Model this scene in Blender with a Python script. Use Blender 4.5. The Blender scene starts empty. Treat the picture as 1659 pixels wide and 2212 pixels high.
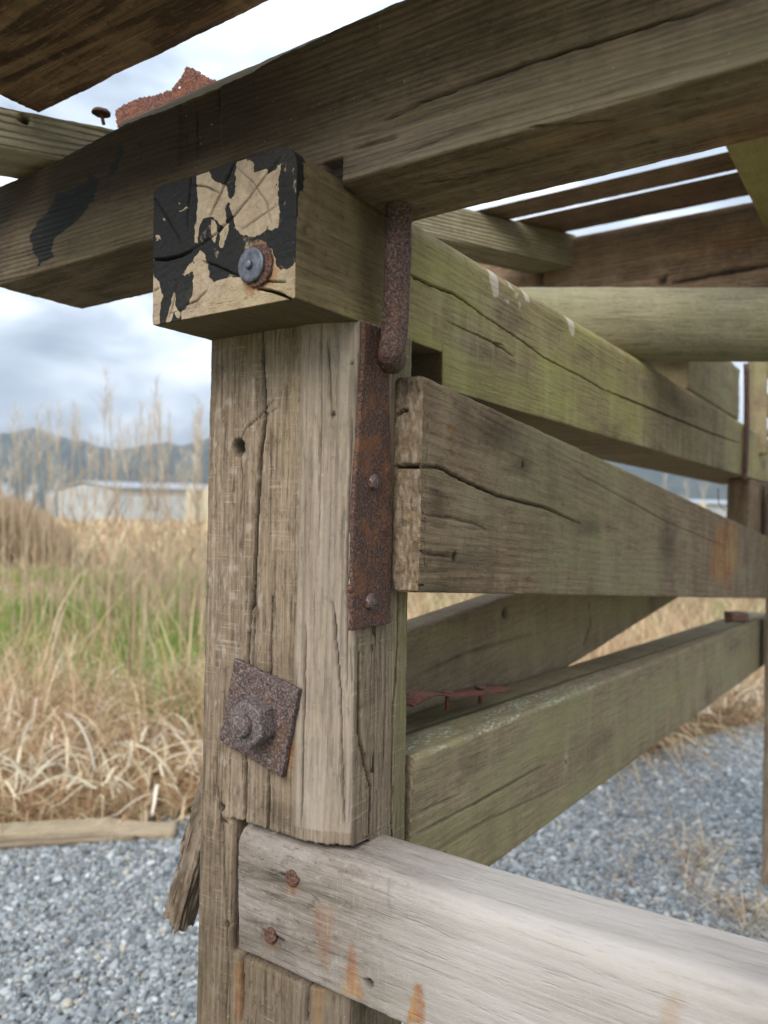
import bpy, math, random
import numpy as np
from mathutils import Matrix, Vector

# ------------------------------------------------------------------ scene, camera, light
S = bpy.context.scene
COL = S.collection
FOC = 1661.0                       # focal length in units of a 1659 x 2212 picture
ROLL = .0155; PITCH = .0036
YA = math.atan2(1957 - 829.5, FOC)
f0 = np.array([-math.sin(YA), math.cos(YA), 0]); r0 = np.array([math.cos(YA), math.sin(YA), 0]); z0 = np.array([0, 0, 1.])
FW = f0*math.cos(PITCH) + z0*math.sin(PITCH); u0 = z0*math.cos(PITCH) - f0*math.sin(PITCH)
RT = r0*math.cos(ROLL) + u0*math.sin(ROLL); UP = u0*math.cos(ROLL) - r0*math.sin(ROLL)
CAM = np.array([.429, -.493, 1.3])
def ray(x, y): return RT*(x - 829.5)/FOC + UP*(1106 - y)/FOC + FW
def P(x, y, ax, v):                # where the sight line of a picture point meets the plane axis = v
    d = ray(x, y); return CAM + d*((v - CAM[ax])/d[ax])
def Dp(x, y, dep): return CAM + ray(x, y)*dep
def Gd(x, dep, z=0.):              # a place on the ground, by bearing and distance
    p = CAM + r0*((x - 829.5)/FOC*dep) + f0*dep; p[2] = z; return p

cam = bpy.data.cameras.new('camera'); co = bpy.data.objects.new('camera', cam); COL.objects.link(co)
M = Matrix([[RT[i], UP[i], -FW[i], CAM[i]] for i in range(3)] + [[0, 0, 0, 1]])
co.matrix_world = M
cam.sensor_fit = 'VERTICAL'; cam.sensor_height = 34.6; cam.sensor_width = 34.6*.75
cam.lens = 34.6*FOC/2212
cam.clip_start = .02; cam.clip_end = 9000
cam.dof.use_dof = True; cam.dof.focus_distance = .755; cam.dof.aperture_fstop = 5.4
S.camera = co

SUN_EL, SUN_AZ = math.radians(40), math.radians(172)     # azimuth clockwise from +Y
sun_dir = Vector((math.sin(SUN_AZ)*math.cos(SUN_EL), math.cos(SUN_AZ)*math.cos(SUN_EL), math.sin(SUN_EL)))
W = bpy.data.worlds.new('World'); S.world = W; W.use_nodes = True
nt = W.node_tree; nt.nodes.clear()
def N(nt, t, **k):
    n = nt.nodes.new(t)
    for a, b in k.items():
        if a.startswith('i_'): n.inputs[a[2:]].default_value = b
        else: setattr(n, a, b)
    return n
sky = N(nt, 'ShaderNodeTexSky', sky_type='NISHITA', sun_disc=False, sun_elevation=SUN_EL, sun_rotation=SUN_AZ)
bgA = N(nt, 'ShaderNodeBackground', i_Strength=.10)
tc = N(nt, 'ShaderNodeTexCoord')
mp = N(nt, 'ShaderNodeMapping'); mp.inputs['Scale'].default_value = (1, 1, 2.6)
cl = N(nt, 'ShaderNodeTexNoise', i_Scale=5.5, i_Detail=5., i_Roughness=.5, i_Distortion=.3)
cr = N(nt, 'ShaderNodeValToRGB')
e = cr.color_ramp.elements
e[0].position = .34; e[0].color = (.20, .235, .28, 1)
e[1].position = .70; e[1].color = (.68, .72, .76, 1)
m_ = e.new(.52); m_.color = (.36, .405, .455, 1)
bgB = N(nt, 'ShaderNodeBackground', i_Strength=.95)
mx = N(nt, 'ShaderNodeMixShader', i_Fac=.9)
wo = N(nt, 'ShaderNodeOutputWorld')
L = nt.links.new
L(sky.outputs[0], bgA.inputs[0]); L(tc.outputs['Generated'], mp.inputs[0]); L(mp.outputs[0], cl.inputs[0])
L(cl.outputs[0], cr.inputs[0]); sz_w = N(nt, 'ShaderNodeSeparateXYZ'); L(tc.outputs['Generated'], sz_w.inputs[0])
zen = N(nt, 'ShaderNodeMapRange'); L(sz_w.outputs[2], zen.inputs[0])      # an overcast sky is brighter overhead
zen.inputs[1].default_value = .0; zen.inputs[2].default_value = .6; zen.inputs[3].default_value = .76; zen.inputs[4].default_value = 1.6
vm = N(nt, 'ShaderNodeVectorMath', operation='SCALE'); L(cr.outputs[0], vm.inputs[0]); L(zen.outputs[0], vm.inputs['Scale']); L(vm.outputs[0], bgB.inputs[0])
L(bgA.outputs[0], mx.inputs[1]); L(bgB.outputs[0], mx.inputs[2]); L(mx.outputs[0], wo.inputs[0])
sl = bpy.data.lights.new('sun', 'SUN'); so = bpy.data.objects.new('sun', sl); COL.objects.link(so)
sl.energy = 1.5; sl.angle = math.radians(34); sl.color = (1, .94, .85)
so.rotation_euler = sun_dir.to_track_quat('Z', 'Y').to_euler()
S.view_settings.view_transform = 'Standard'; S.view_settings.look = 'None'
S.view_settings.exposure = 1.2; S.view_settings.gamma = 1; S.view_settings.use_curve_mapping = False

# ------------------------------------------------------------------ numeric helpers
def hsh(ix, iy, iz, seed):
    h = (ix.astype(np.uint32)*np.uint32(374761393) + iy.astype(np.uint32)*np.uint32(668265263) + iz.astype(np.uint32)*np.uint32(2147483647) + np.uint32((seed*974711 + 12345) % 4294967295))
    h = (h ^ (h >> np.uint32(13)))*np.uint32(1274126177); h = h ^ (h >> np.uint32(16))
    return (h & np.uint32(0xffffff)).astype(np.float64)/0xffffff
def vn(p, sc, seed=0):             # value noise, -1..1
    q = p*np.array(sc, float) + 1000.; i = np.floor(q).astype(np.int64); f = q - i; f = f*f*(3 - 2*f)
    r = 0
    for a in (0, 1):
        for b in (0, 1):
            for c in (0, 1):
                r = r + hsh(i[:, 0] + a, i[:, 1] + b, i[:, 2] + c, seed)*(f[:, 0] if a else 1 - f[:, 0])*(f[:, 1] if b else 1 - f[:, 1])*(f[:, 2] if c else 1 - f[:, 2])
    return r*2 - 1
def fb(p, sc, seed=0, o=3):
    sc = np.array([sc]*3 if np.isscalar(sc) else sc, float); r = 0; a = .55
    for k in range(o): r = r + a*vn(p, sc*2**k, seed + k*7); a *= .5
    return r
def ss(a, b, x):
    t = np.clip((x - a)/(b - a), 0, 1); return t*t*(3 - 2*t)
def sdpoly(q, poly):
    poly = np.array(poly, float); d = np.full(len(q), 1e9); ins = np.zeros(len(q), bool); n = len(poly)
    for i in range(n):
        a = poly[i]; b = poly[(i + 1) % n]; e = b - a; w = q - a
        t = np.clip((w@e)/max(e@e, 1e-12), 0, 1); d = np.minimum(d, np.hypot(*(w - t[:, None]*e).T))
        c1 = (a[1] <= q[:, 1]) != (b[1] <= q[:, 1])
        with np.errstate(divide='ignore', invalid='ignore'):
            xi = a[0] + (q[:, 1] - a[1])*(b[0] - a[0])/(b[1] - a[1] if b[1] != a[1] else 1e-12)
        ins ^= c1 & (q[:, 0] < xi)
    return np.where(ins, -d, d)
def dline(q, pl):                  # distance to a polyline, and 0..1 along it
    pl = np.array(pl, float); d = np.full(len(q), 1e9); s = np.zeros(len(q)); n = len(pl) - 1
    for i in range(n):
        a = pl[i]; e = pl[i + 1] - a; w = q - a; t = np.clip((w@e)/max(e@e, 1e-12), 0, 1)
        dd = np.hypot(*(w - t[:, None]*e).T); k = dd < d; d[k] = dd[k]; s[k] = (i + t[k])/n
    return d, s
# zoomed-view coordinates -> 1659 x 2212 coordinates
def zm(x0, y0, k): return lambda x, y: ((x0 + k*x)/1.82278, (y0 + k*y)/1.82278)
ZA = zm(550, 500, .42194); ZB = zm(0, 200, .5425); ZC = zm(1512, 0, .91139); ZD = zm(1300, 650, .42949)
ZE = zm(1512, 1344, .91139); ZF = zm(600, 3000, .66305); ZG = zm(1500, 2250, .60277); ZH = zm(1512, 2688, .91139); I_ = lambda x, y: (x, y)
def pts(lst, ax, v, z=I_):         # picture points laid onto a real plane -> its two other coordinates
    o = [a for a in (0, 1, 2) if a != ax]
    return [P(*z(x, y), ax, v)[o] for x, y in lst]

class Marks:                       # wear, and some painted shade, laid on one face of a timber
    def __init__(s, p, n):
        s.p = p; s.n = n; k = len(p); s.d = np.zeros(k)
        s.a = {c: np.zeros(k) for c in ('crack', 'green', 'tar', 'rust', 'pale', 'dark', 'lichen', 'saw')}
    def face(s, ax, sign, th=.6): return s.n[:, ax]*sign > th
    def crack(s, lst, ax, v, sign, w=.0018, dep=.006, z=I_, amp=.0006, taper=True, seed=3):
        k = np.nonzero(s.face(ax, sign))[0]
        if not len(k): return
        o = [a for a in (0, 1, 2) if a != ax]; q = s.p[k][:, o]; pl = np.array(pts(lst, ax, v, z))
        m = ((q > pl.min(0) - .02) & (q < pl.max(0) + .02)).all(1); k = k[m]; q = q[m]
        if not len(k): return
        q = q + amp*np.stack([vn(s.p[k], (150,)*3, seed), vn(s.p[k], (150,)*3, seed + 1)], 1)
        d, t = dline(q, pl); ww = w*(np.sqrt(np.clip(1 - (2*t - 1)**2, 0, 1))*.8 + .2 if taper else 1)
        hw = np.maximum(ww*.5, .95*s.res); g = np.clip(1.25 - d/hw, 0, 1)*np.clip(ww/(1.5*hw)*1.1, .15, 1)
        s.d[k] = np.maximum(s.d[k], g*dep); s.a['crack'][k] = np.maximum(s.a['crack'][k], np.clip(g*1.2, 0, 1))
    def poly(s, ch, lst, ax, v, sign, z=I_, fe=.002, warp=.002, fq=220, val=1., dep=0., th=.6, sub=False, seed=1):
        k = np.nonzero(s.face(ax, sign, th))[0]
        if not len(k): return
        o = [a for a in (0, 1, 2) if a != ax]; q = s.p[k][:, o]; pl = np.array(pts(lst, ax, v, z)); b = fe*2 + warp*2 + .002
        m = ((q > pl.min(0) - b) & (q < pl.max(0) + b)).all(1); k = k[m]; q = q[m]
        if not len(k): return
        g = ss(fe, -fe, sdpoly(q, pl) + warp*fb(s.p[k], fq, seed))
        if ch:
            if sub: s.a[ch][k] *= 1 - g*val
            else: s.a[ch][k] = np.maximum(s.a[ch][k], g*val)
        s.d[k] += g*dep
    def hole(s, x, y, r, dep, ax, v, sign, z=I_, ch='crack', fq=300):
        k = np.nonzero(s.face(ax, sign))[0]
        if not len(k): return
        o = [a for a in (0, 1, 2) if a != ax]; c = P(*z(x, y), ax, v)[o]
        d = np.hypot(*(s.p[k][:, o] - c).T)*(1 + .25*vn(s.p[k], (fq,)*3, 5)); g = ss(r, r*.55, d)
        s.d[k] = np.maximum(s.d[k], g*dep)
        if ch: s.a[ch][k] = np.maximum(s.a[ch][k], g*.9)
    def halo(s, ch, x, y, r, ax, v, sign, z=I_, val=.8, st=(1, 1), seed=2):
        k = np.nonzero(s.face(ax, sign))[0]
        if not len(k): return
        o = [a for a in (0, 1, 2) if a != ax]; c = P(*z(x, y), ax, v)[o]
        d = np.hypot(*((s.p[k][:, o] - c)/np.array(st)).T)*(1 + .3*fb(s.p[k], 60, seed)); g = ss(r, 0, d)*val
        s.a[ch][k] = np.maximum(s.a[ch][k], g)

WM = {}                            # world matrix of every object built
def raw_mesh(name, V, Fq, mat=None, smooth=True, cols=None):
    me = bpy.data.meshes.new(name); V = np.asarray(V, np.float32); Fq = np.asarray(Fq, np.int32); k = Fq.shape[1]
    me.vertices.add(len(V)); me.vertices.foreach_set('co', V.ravel())
    me.loops.add(Fq.size); me.loops.foreach_set('vertex_index', Fq.ravel())
    me.polygons.add(len(Fq)); me.polygons.foreach_set('loop_start', np.arange(0, Fq.size, k, dtype=np.int32))
    me.polygons.foreach_set('use_smooth', np.full(len(Fq), smooth)); me.update(calc_edges=True)
    for an, arr in (cols or {}).items():
        at = me.attributes.new(an, 'FLOAT_COLOR', 'POINT'); at.data.foreach_set('color', np.asarray(arr, np.float32).ravel())
    if mat: me.materials.append(mat)
    return me
def link(name, me, parent=None, mw=None):
    o = bpy.data.objects.new(name, me); COL.objects.link(o); mw = mw if mw is not None else Matrix.Identity(4); WM[o] = mw.copy()
    if parent is not None:
        o.parent = parent; o.matrix_parent_inverse = WM[parent].inverted()
    o.matrix_basis = mw; return o
def tag(o, label=None, cat=None, group=None, kind=None):
    for k, v in (('label', label), ('category', cat), ('group', group), ('kind', kind)):
        if v: o[k] = v
    return o
def empty(name, loc):
    o = bpy.data.objects.new(name, None); COL.objects.link(o); o.location = loc; WM[o] = Matrix.Translation(loc); o.empty_display_size = .1; return o

def grid_lin(a, b, st): return np.linspace(a, b, max(2, int(round((b - a)/st)) + 1))
def timber(name, O, ax, xs, ys, zs, mat, parent, rad=.003, marks=None, rough=.0006, ragged=.0, shape=None, seed=1, label=None):
    """A sawn timber: a fine box grid with local X along the grain, rounded arrises, ragged ends and real cracks.
    O origin, ax = (length, width, height) unit vectors, xs ys zs = grid coordinates along them."""
    ax = [np.array(a, float)/np.linalg.norm(a) for a in ax]; O = np.array(O, float)
    nx, ny, nz = len(xs), len(ys), len(zs)
    ii, jj, kk = np.meshgrid(np.arange(nx), np.arange(ny), np.arange(nz), indexing='ij')
    bd = (ii == 0) | (ii == nx - 1) | (jj == 0) | (jj == ny - 1) | (kk == 0) | (kk == nz - 1)
    idx = np.full((nx, ny, nz), -1, np.int32); idx[bd] = np.arange(bd.sum())
    i, j, k = ii[bd], jj[bd], kk[bd]
    cy, cz = (ys[0] + ys[-1])/2, (zs[0] + zs[-1])/2; hy, hz = (ys[-1] - ys[0])/2, (zs[-1] - zs[0])/2
    p = np.stack([xs[i], ys[j] - cy, zs[k] - cz], 1)
    rr = np.array([rad]*4 if np.isscalar(rad) else rad)           # corners (-y-z),(+y-z),(-y+z),(+y+z)
    r = rr[(p[:, 1] > 0)*1 + (p[:, 2] > 0)*2]
    c = np.stack([np.clip(p[:, 1], -(hy - r), hy - r), np.clip(p[:, 2], -(hz - r), hz - r)], 1)
    d = p[:, 1:] - c; m = np.abs(d).max(1); ln = np.hypot(*d.T); u = d/np.maximum(ln, 1e-9)[:, None]
    side = (j == 0) | (j == ny - 1) | (k == 0) | (k == nz - 1)
    p[:, 1:] = c + u*m[:, None]
    n = np.zeros_like(p); n[side, 1:] = u[side]; e = (i == 0)*-1. + (i == nx - 1)*1.
    n[:, 0] = e; n[side & (e != 0), 0] *= .7; n /= np.linalg.norm(n, axis=1)[:, None]
    p[:, 1] += cy; p[:, 2] += cz
    if ragged:
        fz = fb(np.stack([p[:, 1], p[:, 2], p[:, 0]*0], 1), 260, seed + 40, 3); p[:, 0] -= e*ragged*(.6 + fz)
    Mx = np.stack(ax, 1); wp = O + p@Mx.T; wn = n@Mx.T
    mk = Marks(wp, wn); mk.res = float(np.median(np.concatenate([np.diff(ys), np.diff(zs)]))); mk.local = p; mk.end = (e != 0)*1.
    if shape is not None: wp = shape(wp, wn, mk); mk.p = wp
    if marks: marks(mk)
    ed = ss(.006, 0, np.hypot(hy - np.abs(p[:, 1] - cy), 0)) * ss(.006, 0, hz - np.abs(p[:, 2] - cz))   # arris wear
    rg = rough*(fb(p, (25, 160, 160), seed, 3) + .6*fb(p, (6, 22, 22), seed + 9, 2)) + ed*.0016*(np.abs(fb(p, (60, 60, 60), seed + 3, 3)) )
    wp = wp - wn*(mk.d + rg)[:, None]
    lp = (wp - O)@Mx
    Q = []
    def q(A, B, C_, D_): Q.append(np.stack([A.ravel(), B.ravel(), C_.ravel(), D_.ravel()], 1))
    g = idx
    q(g[0, :-1, :-1], g[0, :-1, 1:], g[0, 1:, 1:], g[0, 1:, :-1]); q(g[-1, :-1, :-1], g[-1, 1:, :-1], g[-1, 1:, 1:], g[-1, :-1, 1:])
    q(g[:-1, 0, :-1], g[1:, 0, :-1], g[1:, 0, 1:], g[:-1, 0, 1:]); q(g[:-1, -1, :-1], g[:-1, -1, 1:], g[1:, -1, 1:], g[1:, -1, :-1])
    q(g[:-1, :-1, 0], g[:-1, 1:, 0], g[1:, 1:, 0], g[1:, :-1, 0]); q(g[:-1, :-1, -1], g[1:, :-1, -1], g[1:, 1:, -1], g[:-1, 1:, -1])
    Q = np.concatenate(Q)
    if np.linalg.det(Mx) < 0: Q = Q[:, ::-1]
    a = mk.a
    me = raw_mesh(name, lp, Q, mat, True, {'wearA': np.stack([a['crack'], a['green'], a['tar'], a['rust']], 1), 'wearShadeB': np.stack([a['pale'], a['dark'], a['lichen'], a['saw']], 1)})
    mw = Matrix([[Mx[r_, 0], Mx[r_, 1], Mx[r_, 2], O[r_]] for r_ in range(3)] + [[0, 0, 0, 1]])
    o = link(name, me, parent, mw)
    if label: o['label'] = label
    return o

# ------------------------------------------------------------------ materials
def new_mat(name):
    m = bpy.data.materials.new(name); m.use_nodes = True; t = m.node_tree; t.nodes.clear()
    b = N(t, 'ShaderNodeBsdfPrincipled'); o = N(t, 'ShaderNodeOutputMaterial'); t.links.new(b.outputs[0], o.inputs[0])
    b.inputs['Specular IOR Level'].default_value = .3; b.inputs['Roughness'].default_value = .85
    return m, t, b
class G:                           # tiny node-graph writer
    def __init__(s, t): s.t = t
    def coord(s, sc=(1, 1, 1), loc=(0, 0, 0)):
        if not hasattr(s, 'tc'): s.tc = N(s.t, 'ShaderNodeTexCoord')
        m = N(s.t, 'ShaderNodeMapping'); m.inputs['Scale'].default_value = sc; m.inputs['Location'].default_value = loc
        s.t.links.new(s.tc.outputs['Object'], m.inputs[0]); return m.outputs[0]
    def noise(s, v, sc=1., det=3., ro=.55, dist=0.):
        n = N(s.t, 'ShaderNodeTexNoise', i_Scale=sc, i_Detail=det, i_Roughness=ro, i_Distortion=dist); s.t.links.new(v, n.inputs['Vector']); return n.outputs[0]
    def m(s, op, a, b=None, c=None, clamp=False):
        n = N(s.t, 'ShaderNodeMath', operation=op, use_clamp=clamp)
        for k, v in enumerate((a, b, c)):
            if v is None: continue
            if hasattr(v, 'links'): s.t.links.new(v, n.inputs[k])
            else: n.inputs[k].default_value = v
        return n.outputs[0]
    def rng(s, v, a, b, c=0., d=1.):
        n = N(s.t, 'ShaderNodeMapRange', interpolation_type='SMOOTHSTEP'); s.t.links.new(v, n.inputs[0])
        for k, x in zip((1, 2, 3, 4), (a, b, c, d)): n.inputs[k].default_value = x
        return n.outputs[0]
    def mix(s, f, a, b, bt='MIX'):
        n = N(s.t, 'ShaderNodeMix', data_type='RGBA', blend_type=bt)
        for k, v in ((0, f), (6, a), (7, b)):
            if hasattr(v, 'links'): s.t.links.new(v, n.inputs[k])
            else: n.inputs[k].default_value = v if k == 0 else (*v, 1)
        return n.outputs[2]
    def attr(s, nm):
        a = N(s.t, 'ShaderNodeAttribute', attribute_name=nm); x = N(s.t, 'ShaderNodeSeparateColor'); s.t.links.new(a.outputs['Color'], x.inputs[0])
        return x.outputs[0], x.outputs[1], x.outputs[2], a.outputs['Alpha'], a.outputs['Color']
    def bump(s, h, dist, st=1., nrm=None):
        n = N(s.t, 'ShaderNodeBump', i_Distance=dist, i_Strength=st); s.t.links.new(h, n.inputs['Height'])
        if nrm is not None: s.t.links.new(nrm, n.inputs['Normal'])
        return n.outputs[0]

def wood(name, dark, light, grey, green=(.17, .16, .06), pith=(.06, -.05), ring=.0055, ringc=.3, ringb=.5, fib=.5, greyamt=.5, soft=.8, seed=0., wav=.045, lina=.5, mw=.4, vb=.3):
    wt = lambda c: (c[0]*1.05, c[1]*.935, c[2]*.79); dark, light, grey = wt(dark), wt(light), wt(grey); dark = tuple(x*.85 for x in dark)
    m, t, b = new_mat(name); g = G(t); sd = seed*3.7
    lo = g.noise(g.coord((.9, 7, 7), (sd, sd, 0)), 1., 3., .5)
    mid = g.noise(g.coord((5, 62, 62), (sd, 0, sd)), 1., 4., .6)
    fine = g.noise(g.coord((14, 520, 520), (0, sd, sd)), 1., 3., .6)
    micro = g.noise(g.coord((420, 900, 900)), 1., 2., .6)
    blot = g.noise(g.coord((5, 13, 13), (sd, 1, 2)), 1., 5., .62)
    sp = N(t, 'ShaderNodeSeparateXYZ'); t.links.new(g.coord(), sp.inputs[0])
    y = g.m('ADD', sp.outputs[1], -pith[0]); z = g.m('ADD', sp.outputs[2], -pith[1])
    r = g.m('SQRT', g.m('ADD', g.m('MULTIPLY', y, y), g.m('MULTIPLY', z, z)))
    r = g.m('ADD', r, g.m('MULTIPLY', lo, wav)); r = g.m('ADD', r, g.m('MULTIPLY', mid, .004)); r = g.m('ADD', r, g.m('MULTIPLY', sp.outputs[0], .012))
    s_ = g.m('MULTIPLY_ADD', g.m('SINE', g.m('MULTIPLY', r, 2*math.pi/ring)), .5, .5)
    rg = g.m('POWER', s_, 1.8)
    lin = g.noise(g.coord((18, 210, 210), (sd, 7, 3)), 1., 3., .6); lind = g.rng(lin, .56, .68); linl = g.rng(lin, .44, .34)
    k = g.m('ADD', g.m('ADD', g.m('MULTIPLY', g.rng(mid, .3, .72), mw), (.55 - mw)*.5), g.m('MULTIPLY', g.rng(fine, .25, .75), fib)); k = g.m('SUBTRACT', k, g.m('MULTIPLY', rg, ringc), clamp=True)
    c = g.mix(k, dark, light)
    c = g.mix(g.m('MULTIPLY', g.rng(blot, .42, .66), greyamt), c, grey)
    c = g.mix(g.m('MULTIPLY', lind, lina), c, tuple(x*.6 for x in dark)); c = g.mix(g.m('MULTIPLY', linl, .28), c, tuple(min(1, x*1.25 + .03) for x in light))
    grit = g.noise(g.coord((90, 170, 170), (2, 2, sd)), 1., 4., .75); c = g.mix(g.m('MULTIPLY', g.rng(grit, .53, .68), .6), c, tuple(x*.5 for x in dark)); c = g.mix(g.m('MULTIPLY', g.rng(grit, .45, .30), .4), c, tuple(min(1, x*1.3 + .04) for x in grey))
    vbn = g.noise(g.coord((17, 5, 6), (sd, 3, 1)), 1., 5., .6); c = g.mix(g.m('MULTIPLY', g.rng(vbn, .50, .66), vb), c, dark); c = g.mix(g.m('MULTIPLY', g.rng(vbn, .47, .34), vb), c, light)
    big = g.rng(g.noise(g.coord((1.3, 4, 4), (5, sd, 1)), 1., 3.), .3, .7)
    c = g.mix(g.m('MULTIPLY', g.m('SUBTRACT', 1., big), .28), c, dark)
    ck, gr, tar, ru, _ = g.attr('wearA'); pa, dk, li, sw, _ = g.attr('wearShadeB')
    stn = g.noise(g.coord((60, 9, 9)), 1., 5., .65)             # stains wash across the grain
    c = g.mix(g.m('MULTIPLY', pa, g.rng(mid, .2, .7, .55, 1.), clamp=True), c, tuple(min(1, (light[1]*.5 + x*.5)*1.42 + .05) for x in light))
    gf = g.m('MULTIPLY', gr, g.rng(g.m('ADD', blot, g.m('MULTIPLY', stn, .5)), .55, .95, .25, 1.), clamp=True)
    c = g.mix(g.m('MULTIPLY', gf, .8), c, green)
    rc = g.mix(g.rng(g.m('ADD', g.m('MULTIPLY', stn, .5), g.m('MULTIPLY', blot, .5)), .42, .6), (.27, .085, .018), (.40, .25, .10)); c = g.mix(g.m('MULTIPLY', ru, g.rng(g.m('ADD', g.m('MULTIPLY', grit, .5), g.m('MULTIPLY', stn, .5)), .3, .6, .35, 1.)), c, rc)
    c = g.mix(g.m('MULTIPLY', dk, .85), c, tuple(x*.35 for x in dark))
    # pale saw scratches that run across the grain
    sc = g.rng(g.noise(g.coord((480, 16, 16), (0, sd, 0)), 1., 3., .6), .52, .72); sc = g.m('MULTIPLY', sc, g.rng(g.noise(g.coord((22, 50, 50)), 1., 4., .7), .42, .7))
    c = g.mix(g.m('MULTIPLY', g.m('MULTIPLY', sc, sw), .52), c, tuple(min(1, x*1.5 + .08) for x in light))
    lf = g.m('MULTIPLY', li, g.m('MULTIPLY', g.rng(g.noise(g.coord((95, 270, 270)), 1., 3., .6), .50, .58), g.rng(g.noise(g.coord((14, 40, 40), (4, 4, 4)), 1., 3.), .38, .6))); c = g.mix(lf, c, (.46, .48, .38))
    tf = g.m('MULTIPLY', g.rng(g.m('ADD', tar, g.m('MULTIPLY', g.m('SUBTRACT', g.m('ADD', g.m('MULTIPLY', grit, .6), g.m('MULTIPLY', blot, .4)), .5), 1.5)), .32, .62), g.rng(g.m('ADD', g.m('MULTIPLY', micro, .5), g.m('MULTIPLY', blot, .7)), .3, .6, .8, 1.)); c = g.mix(tf, c, (.014, .0145, .015))
    speck = g.rng(g.noise(g.coord((260, 420, 420), (9, 9, 9)), 1., 1.), .74, .80); c = g.mix(g.m('MULTIPLY', speck, .45), c, (.5, .47, .38))
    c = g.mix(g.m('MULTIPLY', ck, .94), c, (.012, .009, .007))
    t.links.new(c, b.inputs['Base Color'])
    t.links.new(g.m('SUBTRACT', .9, g.m('MULTIPLY', tf, .12)), b.inputs['Roughness'])
    h = g.m('ADD', g.m('MULTIPLY', g.m('SUBTRACT', 1., rg), ringb), g.m('MULTIPLY', fine, .55)); h = g.m('ADD', h, g.m('MULTIPLY', mid, mw*1.6)); h = g.m('ADD', h, g.m('MULTIPLY', micro, .25)); h = g.m('ADD', h, g.m('MULTIPLY', grit, .9)); h = g.m('SUBTRACT', h, g.m('MULTIPLY', lind, .5))
    h = g.m('ADD', h, g.m('MULTIPLY', g.m('MULTIPLY', sc, sw), .3))
    t.links.new(g.bump(h, .0011, soft), b.inputs['Normal'])
    return m
def rustm(name, base=(.075, .042, .036), hot=(.20, .07, .025), pale=(.22, .19, .19), hotamt=.5, sc=1., met=.0, bd=.0022):
    m, t, b = new_mat(name); g = G(t)
    a = g.noise(g.coord((1, 1, 1)), 45*sc, 5., .65); s = g.noise(g.coord(), 380*sc, 4., .75); v = g.noise(g.coord((1, 1, 1), (3, 1, 2)), 170*sc, 3., .6)
    c = g.mix(g.rng(s, .38, .62), tuple(x*.4 for x in base), tuple(x*1.7 for x in base))
    c = g.mix(g.m('MULTIPLY', g.rng(a, .48, .68), hotamt), c, hot)
    c = g.mix(g.m('MULTIPLY', g.rng(s, .56, .66), g.rng(v, .4, .6, .25, .9)), c, pale)
    t.links.new(c, b.inputs['Base Color']); b.inputs['Roughness'].default_value = .62; b.inputs['Metallic'].default_value = met; b.inputs['Specular IOR Level'].default_value = .5
    h = g.m('ADD', s, g.m('MULTIPLY', v, 1.3)); t.links.new(g.bump(h, bd, 1.), b.inputs['Normal']); return m
def colm(name, c1, c2, sc=20, rough=.85, trans=0., bump=0.):
    m, t, b = new_mat(name); g = G(t); n = g.noise(g.coord(), sc, 4., .6); c = g.mix(g.rng(n, .3, .7), c1, c2); t.links.new(c, b.inputs['Base Color']); b.inputs['Roughness'].default_value = rough
    if bump: t.links.new(g.bump(n, bump, .7), b.inputs['Normal'])
    return m
def bladem(name, var=.25):
    m, t, b = new_mat(name); g = G(t); *_, colr = g.attr('Col'); t.links.new(colr, b.inputs['Base Color']); b.inputs['Roughness'].default_value = .65
    tr = N(t, 'ShaderNodeBsdfTranslucent'); t.links.new(colr, tr.inputs[0]); mx = N(t, 'ShaderNodeMixShader', i_Fac=.35)
    o = [n for n in t.nodes if n.type == 'OUTPUT_MATERIAL'][0]
    t.links.new(b.outputs[0], mx.inputs[1]); t.links.new(tr.outputs[0], mx.inputs[2]); t.links.new(mx.outputs[0], o.inputs[0]); return m

M_post = wood('post_wood', (.13, .105, .082), (.37, .315, .26), (.31, .28, .25), pith=(.02, .10), ring=.006, ringc=.22, ringb=.35, greyamt=.35, seed=1, lina=.7)
M_tie = wood('tie_wood', (.16, .125, .08), (.43, .37, .26), (.34, .30, .22), green=(.35, .335, .10), pith=(.11, .02), ring=.007, ringc=.10, ringb=.2, greyamt=.4, seed=2, mw=.2, lina=.35, vb=.45)
M_plate = wood('plate_wood', (.095, .072, .05), (.33, .265, .19), (.24, .205, .15), pith=(.06, -.30), ring=.0062, ringc=.35, ringb=1.0, greyamt=.35, soft=1., seed=3)
M_board = wood('brace_wood', (.14, .105, .075), (.33, .265, .195), (.25, .21, .165), green=(.24, .225, .105), pith=(.02, -.10), ring=.011, ringc=.30, wav=.09, mw=.2, lina=.3, vb=.5, ringb=.15, greyamt=.5, seed=4)
M_rail = wood('rail_wood', (.135, .115, .10), (.30, .29, .30), (.32, .325, .35), pith=(.1, .0), ring=.009, ringc=.12, ringb=.15, greyamt=.7, seed=5, lina=.25, mw=.2, vb=.15)
M_brace = wood('mossy_wood', (.17, .135, .10), (.40, .335, .255), (.34, .30, .24), green=(.28, .27, .12), pith=(.1, .04), ring=.012, ringc=.12, ringb=.15, greyamt=.45, seed=6, mw=.15, lina=.28, vb=.5)
M_deck = wood('deck_wood', (.085, .052, .032), (.44, .30, .19), (.24, .17, .11), pith=(.10, .05), ring=.015, ringc=.95, ringb=.9, wav=.16, greyamt=.25, soft=1., seed=7)
M_rib = wood('ribbed_wood', (.20, .185, .13), (.40, .38, .29), (.36, .36, .27), pith=(.3, .0), ring=.0085, ringc=.5, ringb=2.2, greyamt=.4, soft=1., seed=8)
M_darkw = wood('dark_wood', (.12, .088, .065), (.36, .27, .20), (.28, .22, .17), pith=(.1, .2), ring=.008, ringc=.25, ringb=.5, greyamt=.3, seed=9)  # own dark brown of the far beams and deck slats
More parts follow.
